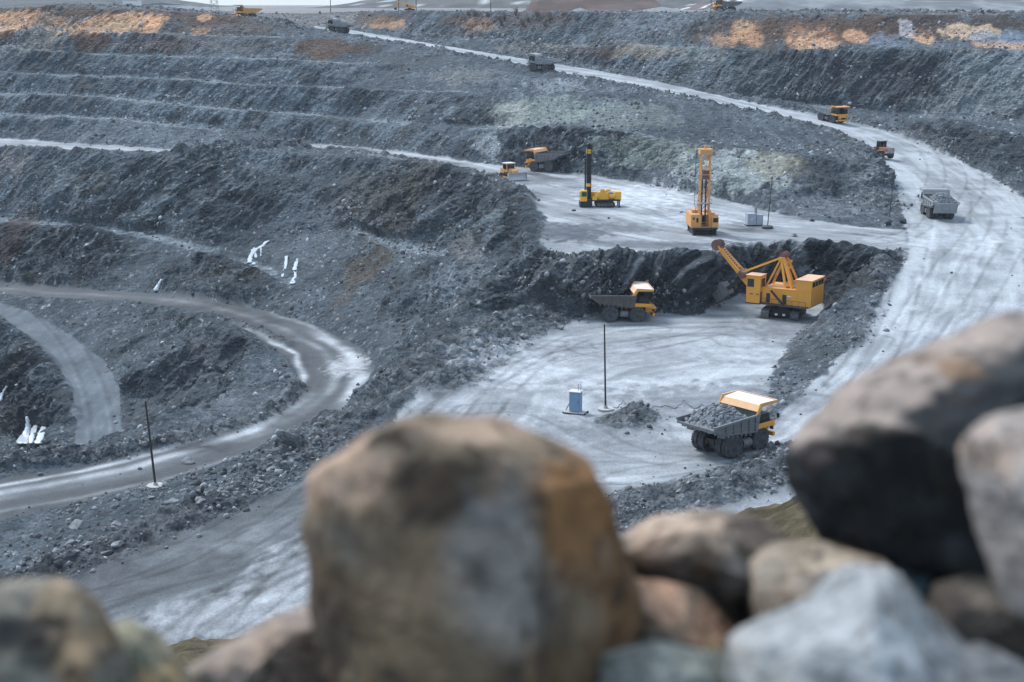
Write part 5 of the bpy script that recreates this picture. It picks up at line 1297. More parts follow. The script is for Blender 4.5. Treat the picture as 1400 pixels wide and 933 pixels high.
def cabinet_grey():
    p = hit(1031, 309); root = empty('switchgear_cabinets', (p.x, p.y, ground(p.x, p.y)), R(8))
    tag(root, 'pair of pale grey cabinets on a black skid next to the slim pole', 'cabinet')
    m = MB()
    for y in (-.8, .8): m.bar((-1.9, y, .12), (1.9, y, .12), .25, .24)
    m.bar((-1.8, -.9, .16), (-1.8, .9, .16), .2); m.bar((1.8, -.9, .16), (1.8, .9, .16), .2); m.build('skid', M_BLACK, root)
    a = MB(); a.box((-.85, 0, 1.5), (1.9, 1.9, 2.4)); a.box((-.85, 0, 2.73), (2.0, 2.0, .07)); a = a.build('cabinet_body', M_GREYBOX, root)
    w = MB(); w.box((-.85, -.97, 1.5), (.3, .05, .3)); w.build('warning_plate', M_WHITE, a)
    b = MB(); b.box((.95, -.1, 1.35), (1.5, 1.7, 2.1)); b.box((.95, -.1, 2.43), (1.6, 1.8, .06)); b = b.build('cabinet_body', M_GREYBOX, root)
    d = MB(); d.box((.95, -.97, 1.35), (1.2, .04, 1.8)); d.box((1.35, -1.0, 1.4), (.06, .05, .25)); d.build('door', M_GREYBOX, b)
    c = MB(); c.box((.35, .4, 3.3), (.55, .5, 1.5)); c.cyl((.35, .4, 4.05), (.35, .4, 4.3), .18, n=8); c.build('cable_entry', M_DUST_HAZE, root)
cabinet_grey()
def cable():
    pts = []
    px = [(834, 556), (846, 553), (852, 548), (862, 556), (876, 548), (888, 557), (905, 553), (925, 556), (935, 548), (948, 556), (962, 551), (975, 556), (990, 545)]
    for i, (u, v) in enumerate(px):
        p = Vector(Pz(u, v + 4, -57)); p.z = ground(p.x, p.y) + (.4 if i in (2, 8) else .06); pts.append(p)
    P = []
    for i in range(len(pts) - 1):
        for t in np.linspace(0, 1, 6, False):
            q = pts[i].lerp(pts[i + 1], t); q.y += .5 * math.sin(t * 2 * math.pi + i); q.z += .08 * math.sin(t * math.pi) ; q.z = max(q.z, ground(q.x, q.y) + .05); P.append(q)
    m = MB(); m.tube(P, .05, 6); tag(m.build('power_cable', M_CABLE), 'black power cable snaking over the floor from the tall pole', 'cable')
cable()

# ------------------------------------------------------------------ frozen seeps on the faces
def ice(strips, label):
    mb = MB(); rng = random.Random(int(strips[0][0][0]))
    for st in strips:
        P, W = [], []
        for (u, v, w) in st:
            p = surf(u, v); P.append(p); W.append(.72 * w * p.length / FOC / 2)
        Q, WW = [], []
        for i in range(len(P) - 1):
            for t in np.linspace(0, 1, 5, False):
                Q.append(P[i].lerp(P[i + 1], t)); WW.append((W[i] + (W[i + 1] - W[i]) * t) * rng.uniform(.75, 1.2))
        Q.append(P[-1]); WW.append(W[-1] * .8)
        n = 9; vs = []
        out = Vector((0, -1, .25)).normalized()
        for q, w in zip(Q, WW):
            for k in range(n):
                a = 2 * math.pi * k / n
                vs.append(q + Vector((math.cos(a) * w, 0, 0)) + out * (math.sin(a) * min(w * .7, .7) + .3) + Vector((rng.uniform(-.1, .1), 0, rng.uniform(-.12, .12))))
        k_ = len(Q)
        mb.add(vs, [(j * n + i, j * n + (i + 1) % n, (j + 1) * n + (i + 1) % n, (j + 1) * n + i) for j in range(k_ - 1) for i in range(n)] + [tuple(range(n - 1, -1, -1)), tuple(range((k_ - 1) * n, k_ * n))])
    o = mb.build('ice_flow', M_ICE, smooth=True)
    tag(o, label, 'ice', 'frozen seeps on the pit faces')
ice([[(367, 329, 6), (357, 337, 9), (348, 340, 12), (343, 350, 8), (341, 359, 12)], [(358, 337, 3), (358, 350, 2)], [(348, 338, 5), (350, 350, 5), (347, 362, 10)]], 'forked white ice flow highest on the dark middle face')
ice([[(392, 350, 6), (390, 362, 6), (385, 378, 4)]], 'narrow white ice streak between the two wider ice flows on the middle face')
ice([[(407, 353, 5), (404, 366, 9), (404, 378, 4), (399, 388, 12)]], 'white ice flow with a splayed foot by the brown rock of the middle face')
ice([[(220, 383, 4), (217, 391, 8), (213, 397, 11)]], 'small white ice patch low on the face above the lower road')
ice([[(38, 570, 5), (39, 582, 11), (36, 594, 19), (30, 606, 25)], [(48, 582, 7), (45, 594, 11), (42, 606, 12)]], 'widest pair of white ice tongues at the bottom of the deepest face')
ice([[(62, 580, 7), (57, 592, 13), (53, 606, 16)]], 'stout white ice tongue right beside the widest pair of ice tongues')
ice([[(9, 528, 4), (5, 538, 6), (0, 548, 7)]], 'slanting white ice sliver on the deepest face at the edge of the view')

# ------------------------------------------------------------------ scrub, poles and buildings on the rim
def leaf_mat(name, c):
    m, nt, b = new_mat(name); b.inputs['Base Color'].default_value = (*c, 1); b.inputs['Roughness'].default_value = .8
    return m
M_BUSH, M_TWIG = leaf_mat('dark_foliage', (.035, .045, .04)), leaf_mat('bare_twigs', (.10, .085, .08))
def bush(loc, h, w, seed, label, green=True, cat='bush', group=None):
    rng = random.Random(seed); root = empty('bush' if green else 'bare_shrub', loc)
    tag(root, label, cat, group)
    st = MB(); lf = MB()
    for k in range(9 if green else 14):
        a = rng.uniform(0, 6.28); r = rng.uniform(.15, 1) * w / 2; hh = h * rng.uniform(.6, 1)
        tip = Vector((math.cos(a) * r, math.sin(a) * r, hh)); mid = tip * .5 + Vector((0, 0, hh * .12))
        st.tube([(0, 0, -.3), mid, tip], [.07, .05, .02], 5)
        for q in range(60 if green else 14):
            t = rng.uniform(.25, 1); c = Vector((0, 0, 0)).lerp(tip, t) + Vector((rng.gauss(0, .1), rng.gauss(0, .1), rng.gauss(0, .06))) * w
            if green:
                u = Vector((rng.uniform(-1, 1), rng.uniform(-1, 1), rng.uniform(-.6, .8))).normalized() * rng.uniform(.15, .32); v2 = u.orthogonal().normalized() * .12
                lf.add([c - v2, c + v2, c + u], [(0, 1, 2)])
            else:
                lf.tube([c, c + Vector((rng.uniform(-.5, .5), rng.uniform(-.5, .5), rng.uniform(.3, .9)))], [.03, .012], 4)
    st.build('stem', M_TWIG, root); lf.build('foliage' if green else 'twigs', M_BUSH if green else M_TWIG, root)
bush(rim_at(650, 672, .0), 4.2, 5.2, 4, 'dark green bush standing on the skyline of the rim')
for i, (u, v) in enumerate([(668, 26), (690, 30), (705, 24), (722, 32), (735, 27), (752, 33), (770, 27), (715, 38), (685, 38), (640, 24), (790, 33), (745, 40)]):
    p = hit(u, v); bush((p.x, p.y, p.z), 3.0 + (i % 3), 3.5, 20 + i, 'leafless grey brown shrub on the slope below the dark bush', False, 'shrub', 'bare shrubs on the rim slope')
def rim_pole(u, y, h, label):
    x, y, z = rim_at(u, y); root = empty('utility_pole', (x, y, z)); tag(root, label, 'pole', 'utility poles along the far rim')
    m = MB(); m.cyl((0, 0, -.3), (0, 0, h), .2, .14, 8); m.build('post', M_WOOD, root)
    m = MB(); m.bar((-1.0, 0, h - .8), (1.0, 0, h - .8), .12)
    for q in (-.9, 0, .9): m.cyl((q, 0, h - .74), (q, 0, h - .4), .06, n=6)
    m.build('crossarm', M_WOOD, root)
rim_pole(452, 740, 11, 'thin utility pole on the rim nearest the end of the ramp')
rim_pole(545, 745, 10, 'thin utility pole on the rim just before the small excavator')
rim_pole(569, 748, 10, 'thin utility pole on the rim just past the small excavator')
rim_pole(671, 700, 10, 'thin utility pole on the rim just past the dark bush')
rim_pole(972, 690, 11, 'thin utility pole on the rim beside the flat orange canopy')
def lattice_pylon():
    y = 980; q = Py(293, 14, y); z = -5.0; root = empty('pylon', (q[0], y, z)); tag(root, 'pale steel lattice pylon far beyond the rim', 'pylon')
    m = MB(); H = 26
    for sx in (-1, 1):
        for sy in (-1, 1): m.bar((sx * 2.6, sy * 2.6, 0), (sx * .4, sy * .4, H), .22)
    for k in range(7):
        a, b = 1 - k / 8.2, 1 - (k + 1) / 8.2
        for s in (-1, 1):
            m.bar((-2.6 * a, s * 2.6 * a, H * (1 - a)), (2.6 * b, s * 2.6 * b, H * (1 - b)), .14); m.bar((2.6 * a, s * 2.6 * a, H * (1 - a)), (-2.6 * b, s * 2.6 * b, H * (1 - b)), .14)
    m.build('lattice_tower', M_DUST_HAZE, root)
    for h, w in ((17, 4.5), (21, 3.6)):
        c = MB(); c.bar((-w, 0, h), (w, 0, h), .2); c.bar((-w, 0, h), (0, 0, h + 1.6), .14); c.bar((w, 0, h), (0, 0, h + 1.6), .14); c.build('crossarm', M_DUST_HAZE, root)
lattice_pylon()
M_WALLW, M_ROOFG = paint('pale_cladding', (.62, .64, .66), .7, .1, .1), paint('grey_roof', (.2, .21, .22), .7, .1, .2)
def shed(u, y, w, d, h, label, name='site_building'):
    q = Py(u, 12, y); root = empty(name, (q[0], y, -4.9)); tag(root, label, 'building', 'site buildings beyond the rim')
    b = MB(); b.box((0, 0, h / 2), (w, d, h)); wl = b.build('wall', M_WALLW, root)
    for k in range(max(2, int(w / 4))):
        g = MB(); g.box((-w / 2 + (k + .5) * w / max(2, int(w / 4)), -d / 2 - .02, h * .55), (1.2, .1, 1.2)); g.build('window', M_GLASS, wl)
    r = MB(); r.prism([(-w / 2 - .3, h), (w / 2 + .3, h), (0, h + 1.2)], -d / 2 - .3, d / 2 + .3); r.build('roof', M_ROOFG, root)
shed(181, 800, 8, 8, 7, 'small white site building standing alone beyond the left rim')
shed(225, 900, 30, 10, 4.5, 'long low pale building beyond the left rim beside the white one')
shed(1215, 900, 20, 9, 3.5, 'low pale shed beyond the right rim below the snowy hill')
# windrow of pale spoil heaps in front of the brown hill
def spoil_cone(u, y, r, h, label):
    q = Py(u, 12, y); mb = MB(); rng = random.Random(int(u)); n = 22; vs = []
    for k, (f, g) in enumerate(((1, 0), (.8, .2), (.5, .52), (.22, .82))):
        for i in range(n):
            a = 2 * math.pi * i / n; rr = r * f * rng.uniform(.88, 1.1); vs.append((rr * math.cos(a), rr * math.sin(a), h * g - (1.0 if k == 0 else 0)))
    vs.append((0, 0, h))
    fs = [(j * n + i, j * n + (i + 1) % n, (j + 1) * n + (i + 1) % n, (j + 1) * n + i) for j in range(3) for i in range(n)] + [(3 * n + i, 3 * n + (i + 1) % n, 4 * n) for i in range(n)]
    mb.add(vs, fs); o = mb.build('spoil_heap', M_ORE, smooth=True); o.location = (q[0], y, -5); tag(o, label, 'heap', 'spoil heaps beyond the rim')
spoil_cone(793, 770, 9, 3.2, 'small pointed spoil heap before the long brown hill'); spoil_cone(905, 790, 22, 3.6, 'broad grey spoil heap on the far rim before the wooded hill')
spoil_cone(260, 760, 26, 4.2, 'wide grey spoil heap on the rim behind the half hidden orange truck'); spoil_cone(120, 740, 30, 4.5, 'largest grey spoil heap on the rim above the sandy bank')
print('fixtures', round(time.time() - _T0, 1))
# ------------------------------------------------------------------ loose stone: scattered rubble, boulders
def stone_cloud(name, P, Rr, tones, seed):
    rng = np.random.RandomState(seed); n = len(P)
    t = (1 + 5 ** .5) / 2
    iv = np.array([(-1, t, 0), (1, t, 0), (-1, -t, 0), (1, -t, 0), (0, -1, t), (0, 1, t), (0, -1, -t), (0, 1, -t), (t, 0, -1), (t, 0, 1), (-t, 0, -1), (-t, 0, 1)], np.float32) / 1.9
    it = np.array([(0, 11, 5), (0, 5, 1), (0, 1, 7), (0, 7, 10), (0, 10, 11), (1, 5, 9), (5, 11, 4), (11, 10, 2), (10, 7, 6), (7, 1, 8), (3, 9, 4), (3, 4, 2), (3, 2, 6), (3, 6, 8), (3, 8, 9), (4, 9, 5), (2, 4, 11), (6, 2, 10), (8, 6, 7), (9, 8, 1)], np.int32)
    q = rng.normal(size=(n, 4)); q /= np.linalg.norm(q, axis=1)[:, None]; w, x, y, z = q.T
    M = np.stack([1 - 2 * (y * y + z * z), 2 * (x * y - z * w), 2 * (x * z + y * w), 2 * (x * y + z * w), 1 - 2 * (x * x + z * z), 2 * (y * z - x * w), 2 * (x * z - y * w), 2 * (y * z + x * w), 1 - 2 * (x * x + y * y)], 1).reshape(n, 3, 3)
    V = iv[None] * rng.uniform(.55, 1.3, (n, 1, 3)) * rng.uniform(.75, 1.2, (n, 12, 1))
    V = np.einsum('nij,nkj->nki', M, V) * Rr[:, None, None] + P[:, None, :]
    F = (it[None] + 12 * np.arange(n)[:, None, None]).reshape(-1, 3).astype(np.int32)
    me = bpy.data.meshes.new(name); me.vertices.add(n * 12); me.vertices.foreach_set('co', V.astype(np.float32).ravel())
    me.loops.add(F.size); me.loops.foreach_set('vertex_index', F.ravel()); me.polygons.add(len(F)); me.polygons.foreach_set('loop_start', np.arange(0, F.size, 3, dtype=np.int32))
    me.update(calc_edges=True)
    a = me.attributes.new('earth', 'FLOAT_COLOR', 'POINT'); c = np.repeat(np.concatenate([tones, np.ones((n, 1))], 1), 12, 0)
    a.data.foreach_set('color', c.astype(np.float32).ravel()); me.materials.append(M_STONE)
    o = bpy.data.objects.new(name, me); COL.objects.link(o); return o
M_STONE = ground_mat('loose_stone', .9, .3, 2.0)
def scatter(n, seed):
    rng = np.random.RandomState(seed)
    i = rng.randint(0, NR - 1, n * 30); j = rng.randint(0, NC - 1, n * 30)
    f = face[i, j]; d = MY[i, j]
    pr = .10 * (1 - f) * (1 - m_flat[i, j]) + .35 * m_rub[i, j] + .30 * np.clip(-m_cv[i, j] / 1.2, 0, 1) * (1 - m_flat[i, j]) + .05 * f + .0012 * m_flat[i, j]
    pr *= sstep(-.5, .4, n_lo[i, j] + .3 * n_hi[i, j]) * (1 - m_hill[i, j]) * (d > 100)
    k = np.nonzero(rng.uniform(size=len(i)) < pr)[0][:n]; i, j = i[k], j[k]
    dd = MY[i, j]
    r = np.clip(.13 * rng.pareto(2.2, len(i)) + .10, .09, .55) * (.75 + dd / 1100)
    P = np.stack([VX[i, j] + rng.uniform(-.3, .3, len(i)), VY[i, j] + rng.uniform(-.3, .3, len(i)), VZ[i, j] + r * .25], 1)
    g = np.exp(rng.normal(-1.75, .5, len(i)))[:, None].clip(.05, .5)
    return P, r, g * np.array([[.95, 1.0, 1.07]])
_P, _r, _t = scatter(60000, 3)
tag(stone_cloud('rubble', _P, _r, _t, 5), kind='stuff')

def rock_shape(seed, n=3, flat=.75):
    rng = random.Random(seed); bm = bmesh.new(); bmesh.ops.create_icosphere(bm, subdivisions=n, radius=1)
    pl = [(Vector((rng.gauss(0, 1), rng.gauss(0, 1), rng.gauss(0, 1))).normalized(), rng.uniform(.45, .75)) for _ in range(13)]
    for v in bm.verts:
        p = v.co.copy()
        for nrm, d in pl:
            h = p.dot(nrm) - d
            if h > 0: p -= nrm * h
        v.co = p
    co = np.array([v.co for v in bm.verts]); nz_ = fbm(co[:, 0] * 2.2 + seed, co[:, 1] * 2.2, co[:, 2] * 2.2, 3) * .03
    for v, d in zip(bm.verts, nz_): v.co *= 1 + float(d)
    for v in bm.verts: v.co.z *= flat
    me = bpy.data.meshes.new('boulder'); bm.to_mesh(me); bm.free(); return me
M_BOULD = stone_mat('grey_boulder', (.10, .108, .118), (.30, .315, .33), 1.1)
M_BOULDD = stone_mat('dark_boulder', (.03, .034, .038), (.10, .11, .12), 1.1)
SH = [rock_shape(40 + k) for k in range(7)]
for me in SH: me.materials.append(M_BOULD)
def boulder(u, v, r, label, group=None, k=0, dark=False, p=None):
    p = p or hit(u, v); me = SH[k % 7]
    if dark: me = me.copy(); me.materials.clear(); me.materials.append(M_BOULDD)
    o = bpy.data.objects.new('boulder', me); COL.objects.link(o)
    g = ground(p.x, p.y); o.location = (p.x, p.y, g + r * .3); rr = random.Random(int(u * 7 + v)); o.rotation_euler = (rr.uniform(-.3, .3), rr.uniform(-.3, .3), rr.uniform(0, 6.28))
    o.scale = (r * rr.uniform(.85, 1.25), r * rr.uniform(.85, 1.2), r * rr.uniform(.7, 1))
    return tag(o, label, 'boulder', group)
boulder(258, 633, 1.0, 'single pale flat boulder lying on the edge of the lower road', k=1)
boulder(110, 723, 1.35, 'largest boulder in the rubble berm of the lower road', k=2)
boulder(1214, 308, 1.1, 'wide dark boulder at the foot of the faint thin pole', k=3, dark=True)
boulder(1236, 306, 1.3, 'rounded black boulder at the ramp edge by the faint thin pole', k=4, dark=True)
boulder(1110, 303, .8, 'lone dark boulder at the foot of the pale rock wall', k=5, dark=True)
boulder(1086, 324, .8, 'small boulder out on the bench beyond the slim pole', k=6)
boulder(494, 322, 1.3, 'bright boulder on the ledge above the brown rock face', k=0)
boulder(681, 432, 1.0, 'bright boulder at the foot of the talus beside the pit floor', k=3)
boulder(936, 372, .9, 'lone stone beside the empty truck below the bench face', k=2)
rr_ = random.Random(11)
for q in range(46):
    t = rr_.random(); u = 60 + 380 * t + rr_.gauss(0, 12); v = 756 - 132 * t + rr_.gauss(0, 16)
    boulder(u, v, rr_.choice([.35, .4, .5, .6, .8]), 'loose grey boulder in the rubble berm between the two lower roads', 'boulders in the rubble berm', q)
for q in range(24):
    t = rr_.random(); u = 850 + 240 * t + rr_.gauss(0, 8); v = 704 - 74 * t + rr_.gauss(0, 9)
    boulder(u, v, rr_.choice([.25, .3, .4, .55]), 'loose grey stone on the long windrow beside the loaded truck', 'stones on the long windrow', q)
for q in range(30):
    t = rr_.random(); u = 620 + 180 * t + rr_.gauss(0, 14); v = 480 - 60 * t + rr_.gauss(0, 14)
    boulder(u, v, rr_.choice([.35, .45, .6, .9]), 'loose grey boulder on the talus under the bench corner', 'boulders on the bench talus', q)

# ------------------------------------------------------------------ the rocks on the ledge in front of the camera
M_NEAR = ground_mat('rusty_rock', .85, .9, 9.0, dist=.05)
RT, UPV, BK = Vector((1, 0, 0)), Vector((0, SP, CP)), Vector((0, -CP, SP))
_big = bmesh.new(); bmesh.ops.create_icosphere(_big, subdivisions=5, radius=1)
_bv = np.array([v.co for v in _big.verts]); _bf = [[v.index for v in f.verts] for f in _big.faces]; _big.free()
def near_rock(outline, y, thick, pal, spots, label, seed, facets=18):
    """a rock grown from its outline: the outline stands at distance y, thick is its half depth in metres"""
    O = np.array(outline, float); c = O.mean(0)
    t = y / (CP + SP * -(c[1] - 466.5) / FOC); k = t / FOC
    ang = np.arctan2(-(O[:, 1] - c[1]), O[:, 0] - c[0]); rad = np.hypot(O[:, 0] - c[0], O[:, 1] - c[1]) * k
    o_ = np.argsort(ang); ang, rad = ang[o_], rad[o_]
    ang = np.r_[ang - 2 * np.pi, ang, ang + 2 * np.pi]; rad = np.r_[rad, rad, rad]
    # radius of the polygon at each bearing, sampled along its straight sides
    xs, ys = rad * np.cos(ang), rad * np.sin(ang); s = np.linspace(0, 1, 12, False)
    px = np.concatenate([xs[i] + (xs[i + 1] - xs[i]) * s for i in range(len(xs) - 1)]); py = np.concatenate([ys[i] + (ys[i + 1] - ys[i]) * s for i in range(len(xs) - 1)])
    th = np.unwrap(np.arctan2(py, px)); rr = np.hypot(px, py); th = th - th[0] + ang[0]
    a, b, d = _bv.T; r2 = np.hypot(a, b); ph = np.arctan2(b, a)
    Rp = np.interp(ph, th, rr)
    rng = np.random.RandomState(seed)
    Rp = Rp * 1.045
    X = Rp * np.cos(ph) * r2 ** .6; Y = Rp * np.sin(ph) * r2 ** .6; D = np.sign(d) * np.abs(d) ** .85 * thick
    P = np.stack([X, Y, D], 1); size = rr.mean()
    for _ in range(facets):
        n = rng.normal(size=3); n[2] = abs(n[2]) * 1.2 + .3 if rng.rand() < .8 else -abs(n[2]) - .35; n /= np.linalg.norm(n)
        h = P @ n; lim = h.max() * rng.uniform(.68, .9); ex = np.clip(h - lim, 0, None)
        P = P - n * ex[:, None]
    q = P / size
    P = P + (P / (np.linalg.norm(P, axis=1)[:, None] + 1e-6)) * (fbm(q[:, 0] * 2.3 + seed, q[:, 1] * 2.3, q[:, 2] * 2.3, 5, .6) * .045 * size)[:, None]
    W = np.array(RT)[None] * P[:, :1] + np.array(UPV)[None] * P[:, 1:2] + np.array(BK)[None] * P[:, 2:]
    n1 = fbm(q[:, 0] * 1.6 + seed, q[:, 1] * 1.6, q[:, 2] * 1.6, 4, .6); n2 = fbm(q[:, 0] * 4 + seed, q[:, 1] * 4 + 9, q[:, 2] * 4, 4, .6)
    cc = mix(C(*pal[0]), C(*pal[1]), sstep(-.5, .6, n1)); cc = mix(cc, C(*pal[2]), sstep(.0, .7, n2) * .85)
    U = c[0] + P[:, 0] / k; Vp = c[1] - P[:, 1] / k
    for (su, sv, ru, rv, sc, sk) in spots:
        e = np.sqrt(((U - su) / ru) ** 2 + ((Vp - sv) / rv) ** 2) + .35 * n2 + .25 * n1
        cc = mix(cc, C(*sc), sstep(1.25, .6, e) * sk * (P[:, 2] > -thick * .5))
    ck = 1 - np.abs(fbm(q[:, 0] * 1.5 + seed * 3, q[:, 1] * 1.5, q[:, 2] * 1.5, 3, .5)) * 2.2
    cc = mix(cc, C(.03, .027, .025), sstep(.86, .98, ck) * .8)
    cc = np.clip(cc * (1 + .28 * n2[:, None]), .01, .8)
    me = bpy.data.meshes.new('rock'); me.from_pydata(W.tolist(), [], _bf); me.shade_smooth(); me.materials.append(M_NEAR)
    at = me.attributes.new('earth', 'FLOAT_COLOR', 'POINT'); at.data.foreach_set('color', np.concatenate([cc, np.ones((len(cc), 1))], 1).astype(np.float32).ravel())
    o = bpy.data.objects.new('rock', me); COL.objects.link(o); o.location = Py(c[0], c[1], y)
    return tag(o, label, 'rock')
TAN, RUST, PINK, GREY, DGREY, BLK, BRN, TEAL = (.30, .225, .155), (.17, .09, .04), (.46, .32, .24), (.22, .22, .215), (.10, .105, .11), (.016, .019, .022), (.10, .065, .04), (.045, .075, .085)
near_rock([(424, 660), (450, 640), (520, 603), (562, 584), (620, 577), (690, 582), (742, 602), (792, 632), (830, 690), (852, 760), (870, 815), (862, 880), (830, 960), (700, 1030), (520, 1030), (452, 960), (424, 840), (414, 760), (419, 700)], 2.0, .26,
          [(.165, .122, .08), (.27, .205, .14), (.06, .045, .03)],
          [(490, 640, 95, 55, (.55, .385, .28), .98), (620, 590, 110, 18, (.40, .29, .21), .9), (600, 655, 90, 46, (.06, .042, .03), .85), (700, 640, 60, 30, (.24, .19, .15), .6), (690, 770, 75, 110, GREY, .75), (790, 690, 60, 95, (.25, .125, .05), .9), (845, 800, 40, 90, RUST, .85), (470, 740, 70, 40, (.17, .15, .125), .7), (450, 800, 50, 60, BRN, .7), (600, 900, 130, 70, (.16, .12, .075), .8), (760, 900, 90, 60, (.12, .075, .04), .7), (540, 770, 60, 80, (.20, .15, .10), .5), (450, 860, 40, 60, BLK, .6), (740, 830, 12, 100, (.07, .05, .035), .6), (690, 905, 30, 50, BLK, .5)],
          'largest rusty brown boulder with a grey patch in the middle of the foreground', 2, 13)
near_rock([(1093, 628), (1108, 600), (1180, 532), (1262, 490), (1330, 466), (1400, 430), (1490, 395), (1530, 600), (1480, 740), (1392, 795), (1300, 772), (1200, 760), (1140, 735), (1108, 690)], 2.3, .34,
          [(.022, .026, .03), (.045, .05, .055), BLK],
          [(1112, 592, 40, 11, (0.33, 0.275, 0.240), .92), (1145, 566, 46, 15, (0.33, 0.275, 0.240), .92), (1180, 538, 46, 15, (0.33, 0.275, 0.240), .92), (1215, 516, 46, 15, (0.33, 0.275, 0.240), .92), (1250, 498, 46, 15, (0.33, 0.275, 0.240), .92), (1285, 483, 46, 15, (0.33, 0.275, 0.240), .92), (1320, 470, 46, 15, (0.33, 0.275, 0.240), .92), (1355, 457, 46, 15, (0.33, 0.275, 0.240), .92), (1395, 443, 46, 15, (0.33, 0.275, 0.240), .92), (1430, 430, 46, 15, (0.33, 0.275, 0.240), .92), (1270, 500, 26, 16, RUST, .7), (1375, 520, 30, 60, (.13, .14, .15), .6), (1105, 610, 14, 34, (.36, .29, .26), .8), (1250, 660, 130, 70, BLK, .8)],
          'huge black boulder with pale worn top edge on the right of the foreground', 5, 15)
near_rock([(1334, 600), (1370, 574), (1425, 562), (1510, 560), (1530, 860), (1410, 850), (1388, 780), (1352, 670)], 1.75, .2,
          [(.28, .26, .25), (.38, .36, .35), (.20, .16, .135)], [(1380, 600, 50, 30, (.46, .38, .33), .8), (1395, 700, 25, 60, (.40, .39, .38), .6), (1345, 620, 20, 30, (.33, .25, .2), .7)],
          'pale pinkish grey rock cut off by the right edge of the view', 8)
near_rock([(846, 745), (900, 716), (980, 704), (1042, 714), (1085, 742), (1068, 780), (1045, 830), (1030, 862), (950, 835), (870, 810)], 2.25, .2,
          [(.07, .06, .052), (.17, .15, .13), (.03, .028, .027)], [(940, 722, 90, 20, (.50, .38, .29), .95), (1030, 730, 45, 18, (.42, .34, .27), .8), (880, 740, 30, 20, (.45, .33, .25), .8), (900, 770, 30, 20, (.20, .19, .185), .6), (985, 770, 30, 22, (.22, .21, .2), .6), (1020, 800, 25, 40, BLK, .8), (950, 760, 20, 30, BRN, .6)],
          'flat topped tan rock wedged beside the largest boulder', 11)
near_rock([(858, 800), (950, 812), (1012, 838), (1038, 862), (1022, 900), (1020, 1010), (800, 1010), (840, 900)], 2.05, .2,
          [(.17, .125, .09), (.27, .20, .145), (.10, .09, .08)], [(890, 815, 50, 22, (.40, .25, .17), .8), (960, 850, 40, 25, (.30, .17, .11), .7), (900, 880, 40, 30, (.2, .19, .175), .6), (960, 880, 20, 20, (.45, .33, .14), .6), (1000, 870, 25, 30, BRN, .7)],
          'reddish brown rock low between the largest boulder and the pale grey slab', 14)
near_rock([(1032, 775), (1070, 750), (1132, 751), (1205, 770), (1240, 800), (1262, 850), (1210, 900), (1100, 900), (1042, 868), (1030, 820)], 2.1, .18,
          [(.24, .20, .155), (.36, .31, .255), (.13, .105, .08)], [(1120, 765, 80, 16, (.48, .39, .29), .8), (1128, 800, 26, 30, (.40, .40, .41), .7), (1110, 785, 25, 14, (.12, .12, .13), .7), (1070, 840, 30, 40, (.20, .16, .12), .6), (1190, 800, 30, 30, (.30, .27, .24), .6)],
          'sandy tan rock resting behind the pale grey slab', 17)
near_rock([(1008, 895), (1050, 872), (1132, 840), (1182, 786), (1232, 792), (1275, 842), (1335, 902), (1400, 980), (1330, 1070), (1000, 1070), (1004, 960)], 1.75, .22,
          [(.27, .29, .30), (.40, .42, .43), (.17, .19, .205)], [(1180, 860, 70, 60, (.42, .45, .47), .7), (1030, 910, 40, 30, (.48, .49, .48), .7), (1120, 900, 50, 18, (.17, .19, .215), .6), (1240, 900, 50, 40, (.24, .26, .28), .6), (1210, 810, 30, 20, (.33, .33, .32), .6)],
          'large pale grey slab at the bottom of the foreground', 20, 12)
near_rock([(1185, 765), (1260, 758), (1318, 782), (1338, 820), (1310, 870), (1262, 860), (1215, 800)], 2.2, .14,
          [TEAL, (.09, .13, .145), (.02, .03, .035)], [(1270, 770, 50, 10, (.28, .33, .35), .7), (1250, 800, 30, 20, (.12, .2, .24), .6)],
          'small dark teal rock under the huge black boulder', 23)
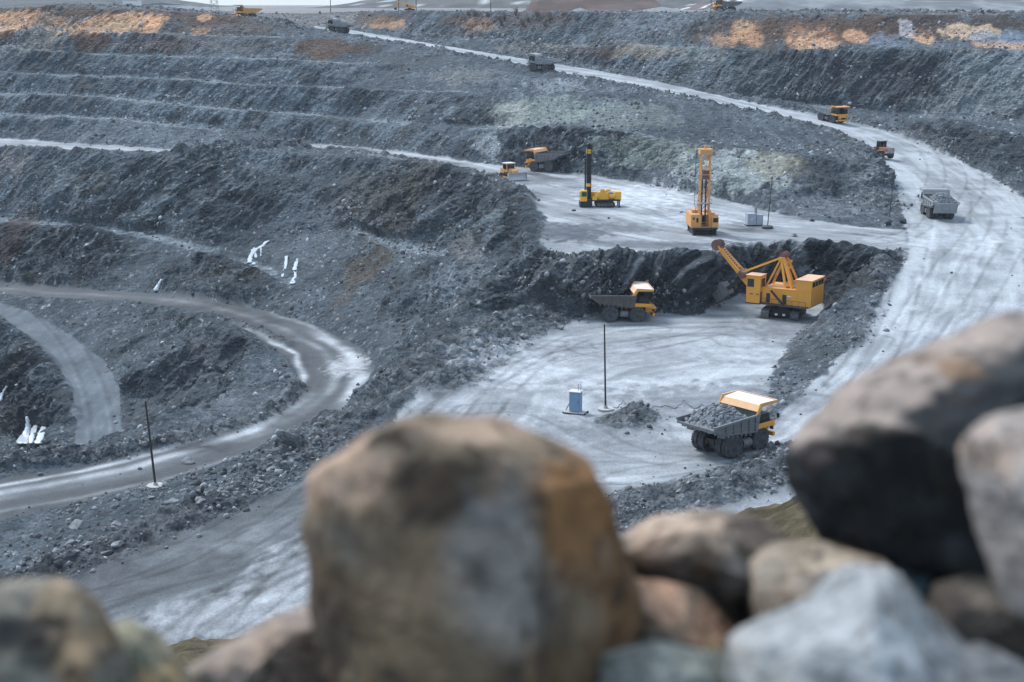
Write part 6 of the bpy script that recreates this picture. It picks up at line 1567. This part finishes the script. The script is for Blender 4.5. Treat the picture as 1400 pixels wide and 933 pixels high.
near_rock([(1295, 795), (1372, 790), (1440, 820), (1450, 960), (1380, 920), (1320, 890), (1285, 850)], 2.0, .16,
          [(.075, .062, .052), (.13, .11, .092), (.03, .026, .024)], [(1360, 810, 50, 16, (.20, .17, .14), .7), (1310, 850, 20, 30, BLK, .7)],
          'dark brown rock beneath the pinkish grey one', 26)
near_rock([(1300, 890), (1370, 895), (1430, 925), (1500, 960), (1500, 1060), (1320, 1060)], 1.7, .16,
          [(.14, .15, .16), (.22, .235, .25), (.08, .085, .09)], [], 'dark bluish grey rock in the bottom corner beside the pale slab', 29)
near_rock([(-60, 820), (20, 803), (68, 796), (100, 808), (122, 850), (150, 925), (170, 1050), (-80, 1050)], 1.8, .2,
          [(.19, .18, .15), (.28, .25, .2), (.08, .08, .075)], [(85, 830, 28, 40, (.46, .33, .21), .85), (120, 900, 25, 60, (.40, .27, .16), .8), (40, 850, 55, 22, BLK, .9), (80, 880, 26, 18, BLK, .7), (20, 900, 50, 30, (.14, .145, .13), .7), (70, 930, 40, 30, (.23, .24, .23), .6), (0, 880, 30, 20, (.03, .03, .03), .6)],
          'tan and black rock in the bottom left corner', 32)
near_rock([(118, 872), (160, 858), (192, 872), (218, 905), (250, 950), (260, 1040), (110, 1040)], 1.95, .14,
          [(.30, .27, .19), (.42, .36, .25), (.15, .16, .12)], [(180, 895, 26, 40, (.17, .18, .13), .7), (140, 890, 20, 40, (.44, .40, .30), .6), (220, 930, 26, 22, (.46, .30, .14), .7)],
          'small yellowish green rock next to the tan and black rock', 35)
near_rock([(240, 930), (330, 872), (402, 842), (452, 830), (500, 850), (540, 960), (520, 1050), (220, 1050)], 2.2, .2,
          [(.25, .205, .175), (.36, .29, .24), (.14, .12, .105)], [(400, 870, 50, 26, (.42, .31, .24), .7), (340, 920, 50, 20, (.24, .24, .245), .6), (440, 900, 40, 40, (.20, .165, .14), .6)],
          'low pinkish tan rock left of the largest boulder', 38)
near_rock([(815, 905), (900, 888), (1000, 905), (1030, 960), (1020, 1060), (790, 1060)], 1.85, .14,
          [(.22, .24, .215), (.33, .34, .30), (.13, .14, .125)], [(880, 910, 40, 14, (.36, .37, .33), .6), (960, 930, 40, 20, (.16, .19, .175), .6)],
          'greenish grey rock at the very bottom below the reddish brown one', 41)
print('rocks', round(time.time() - _T0, 1))
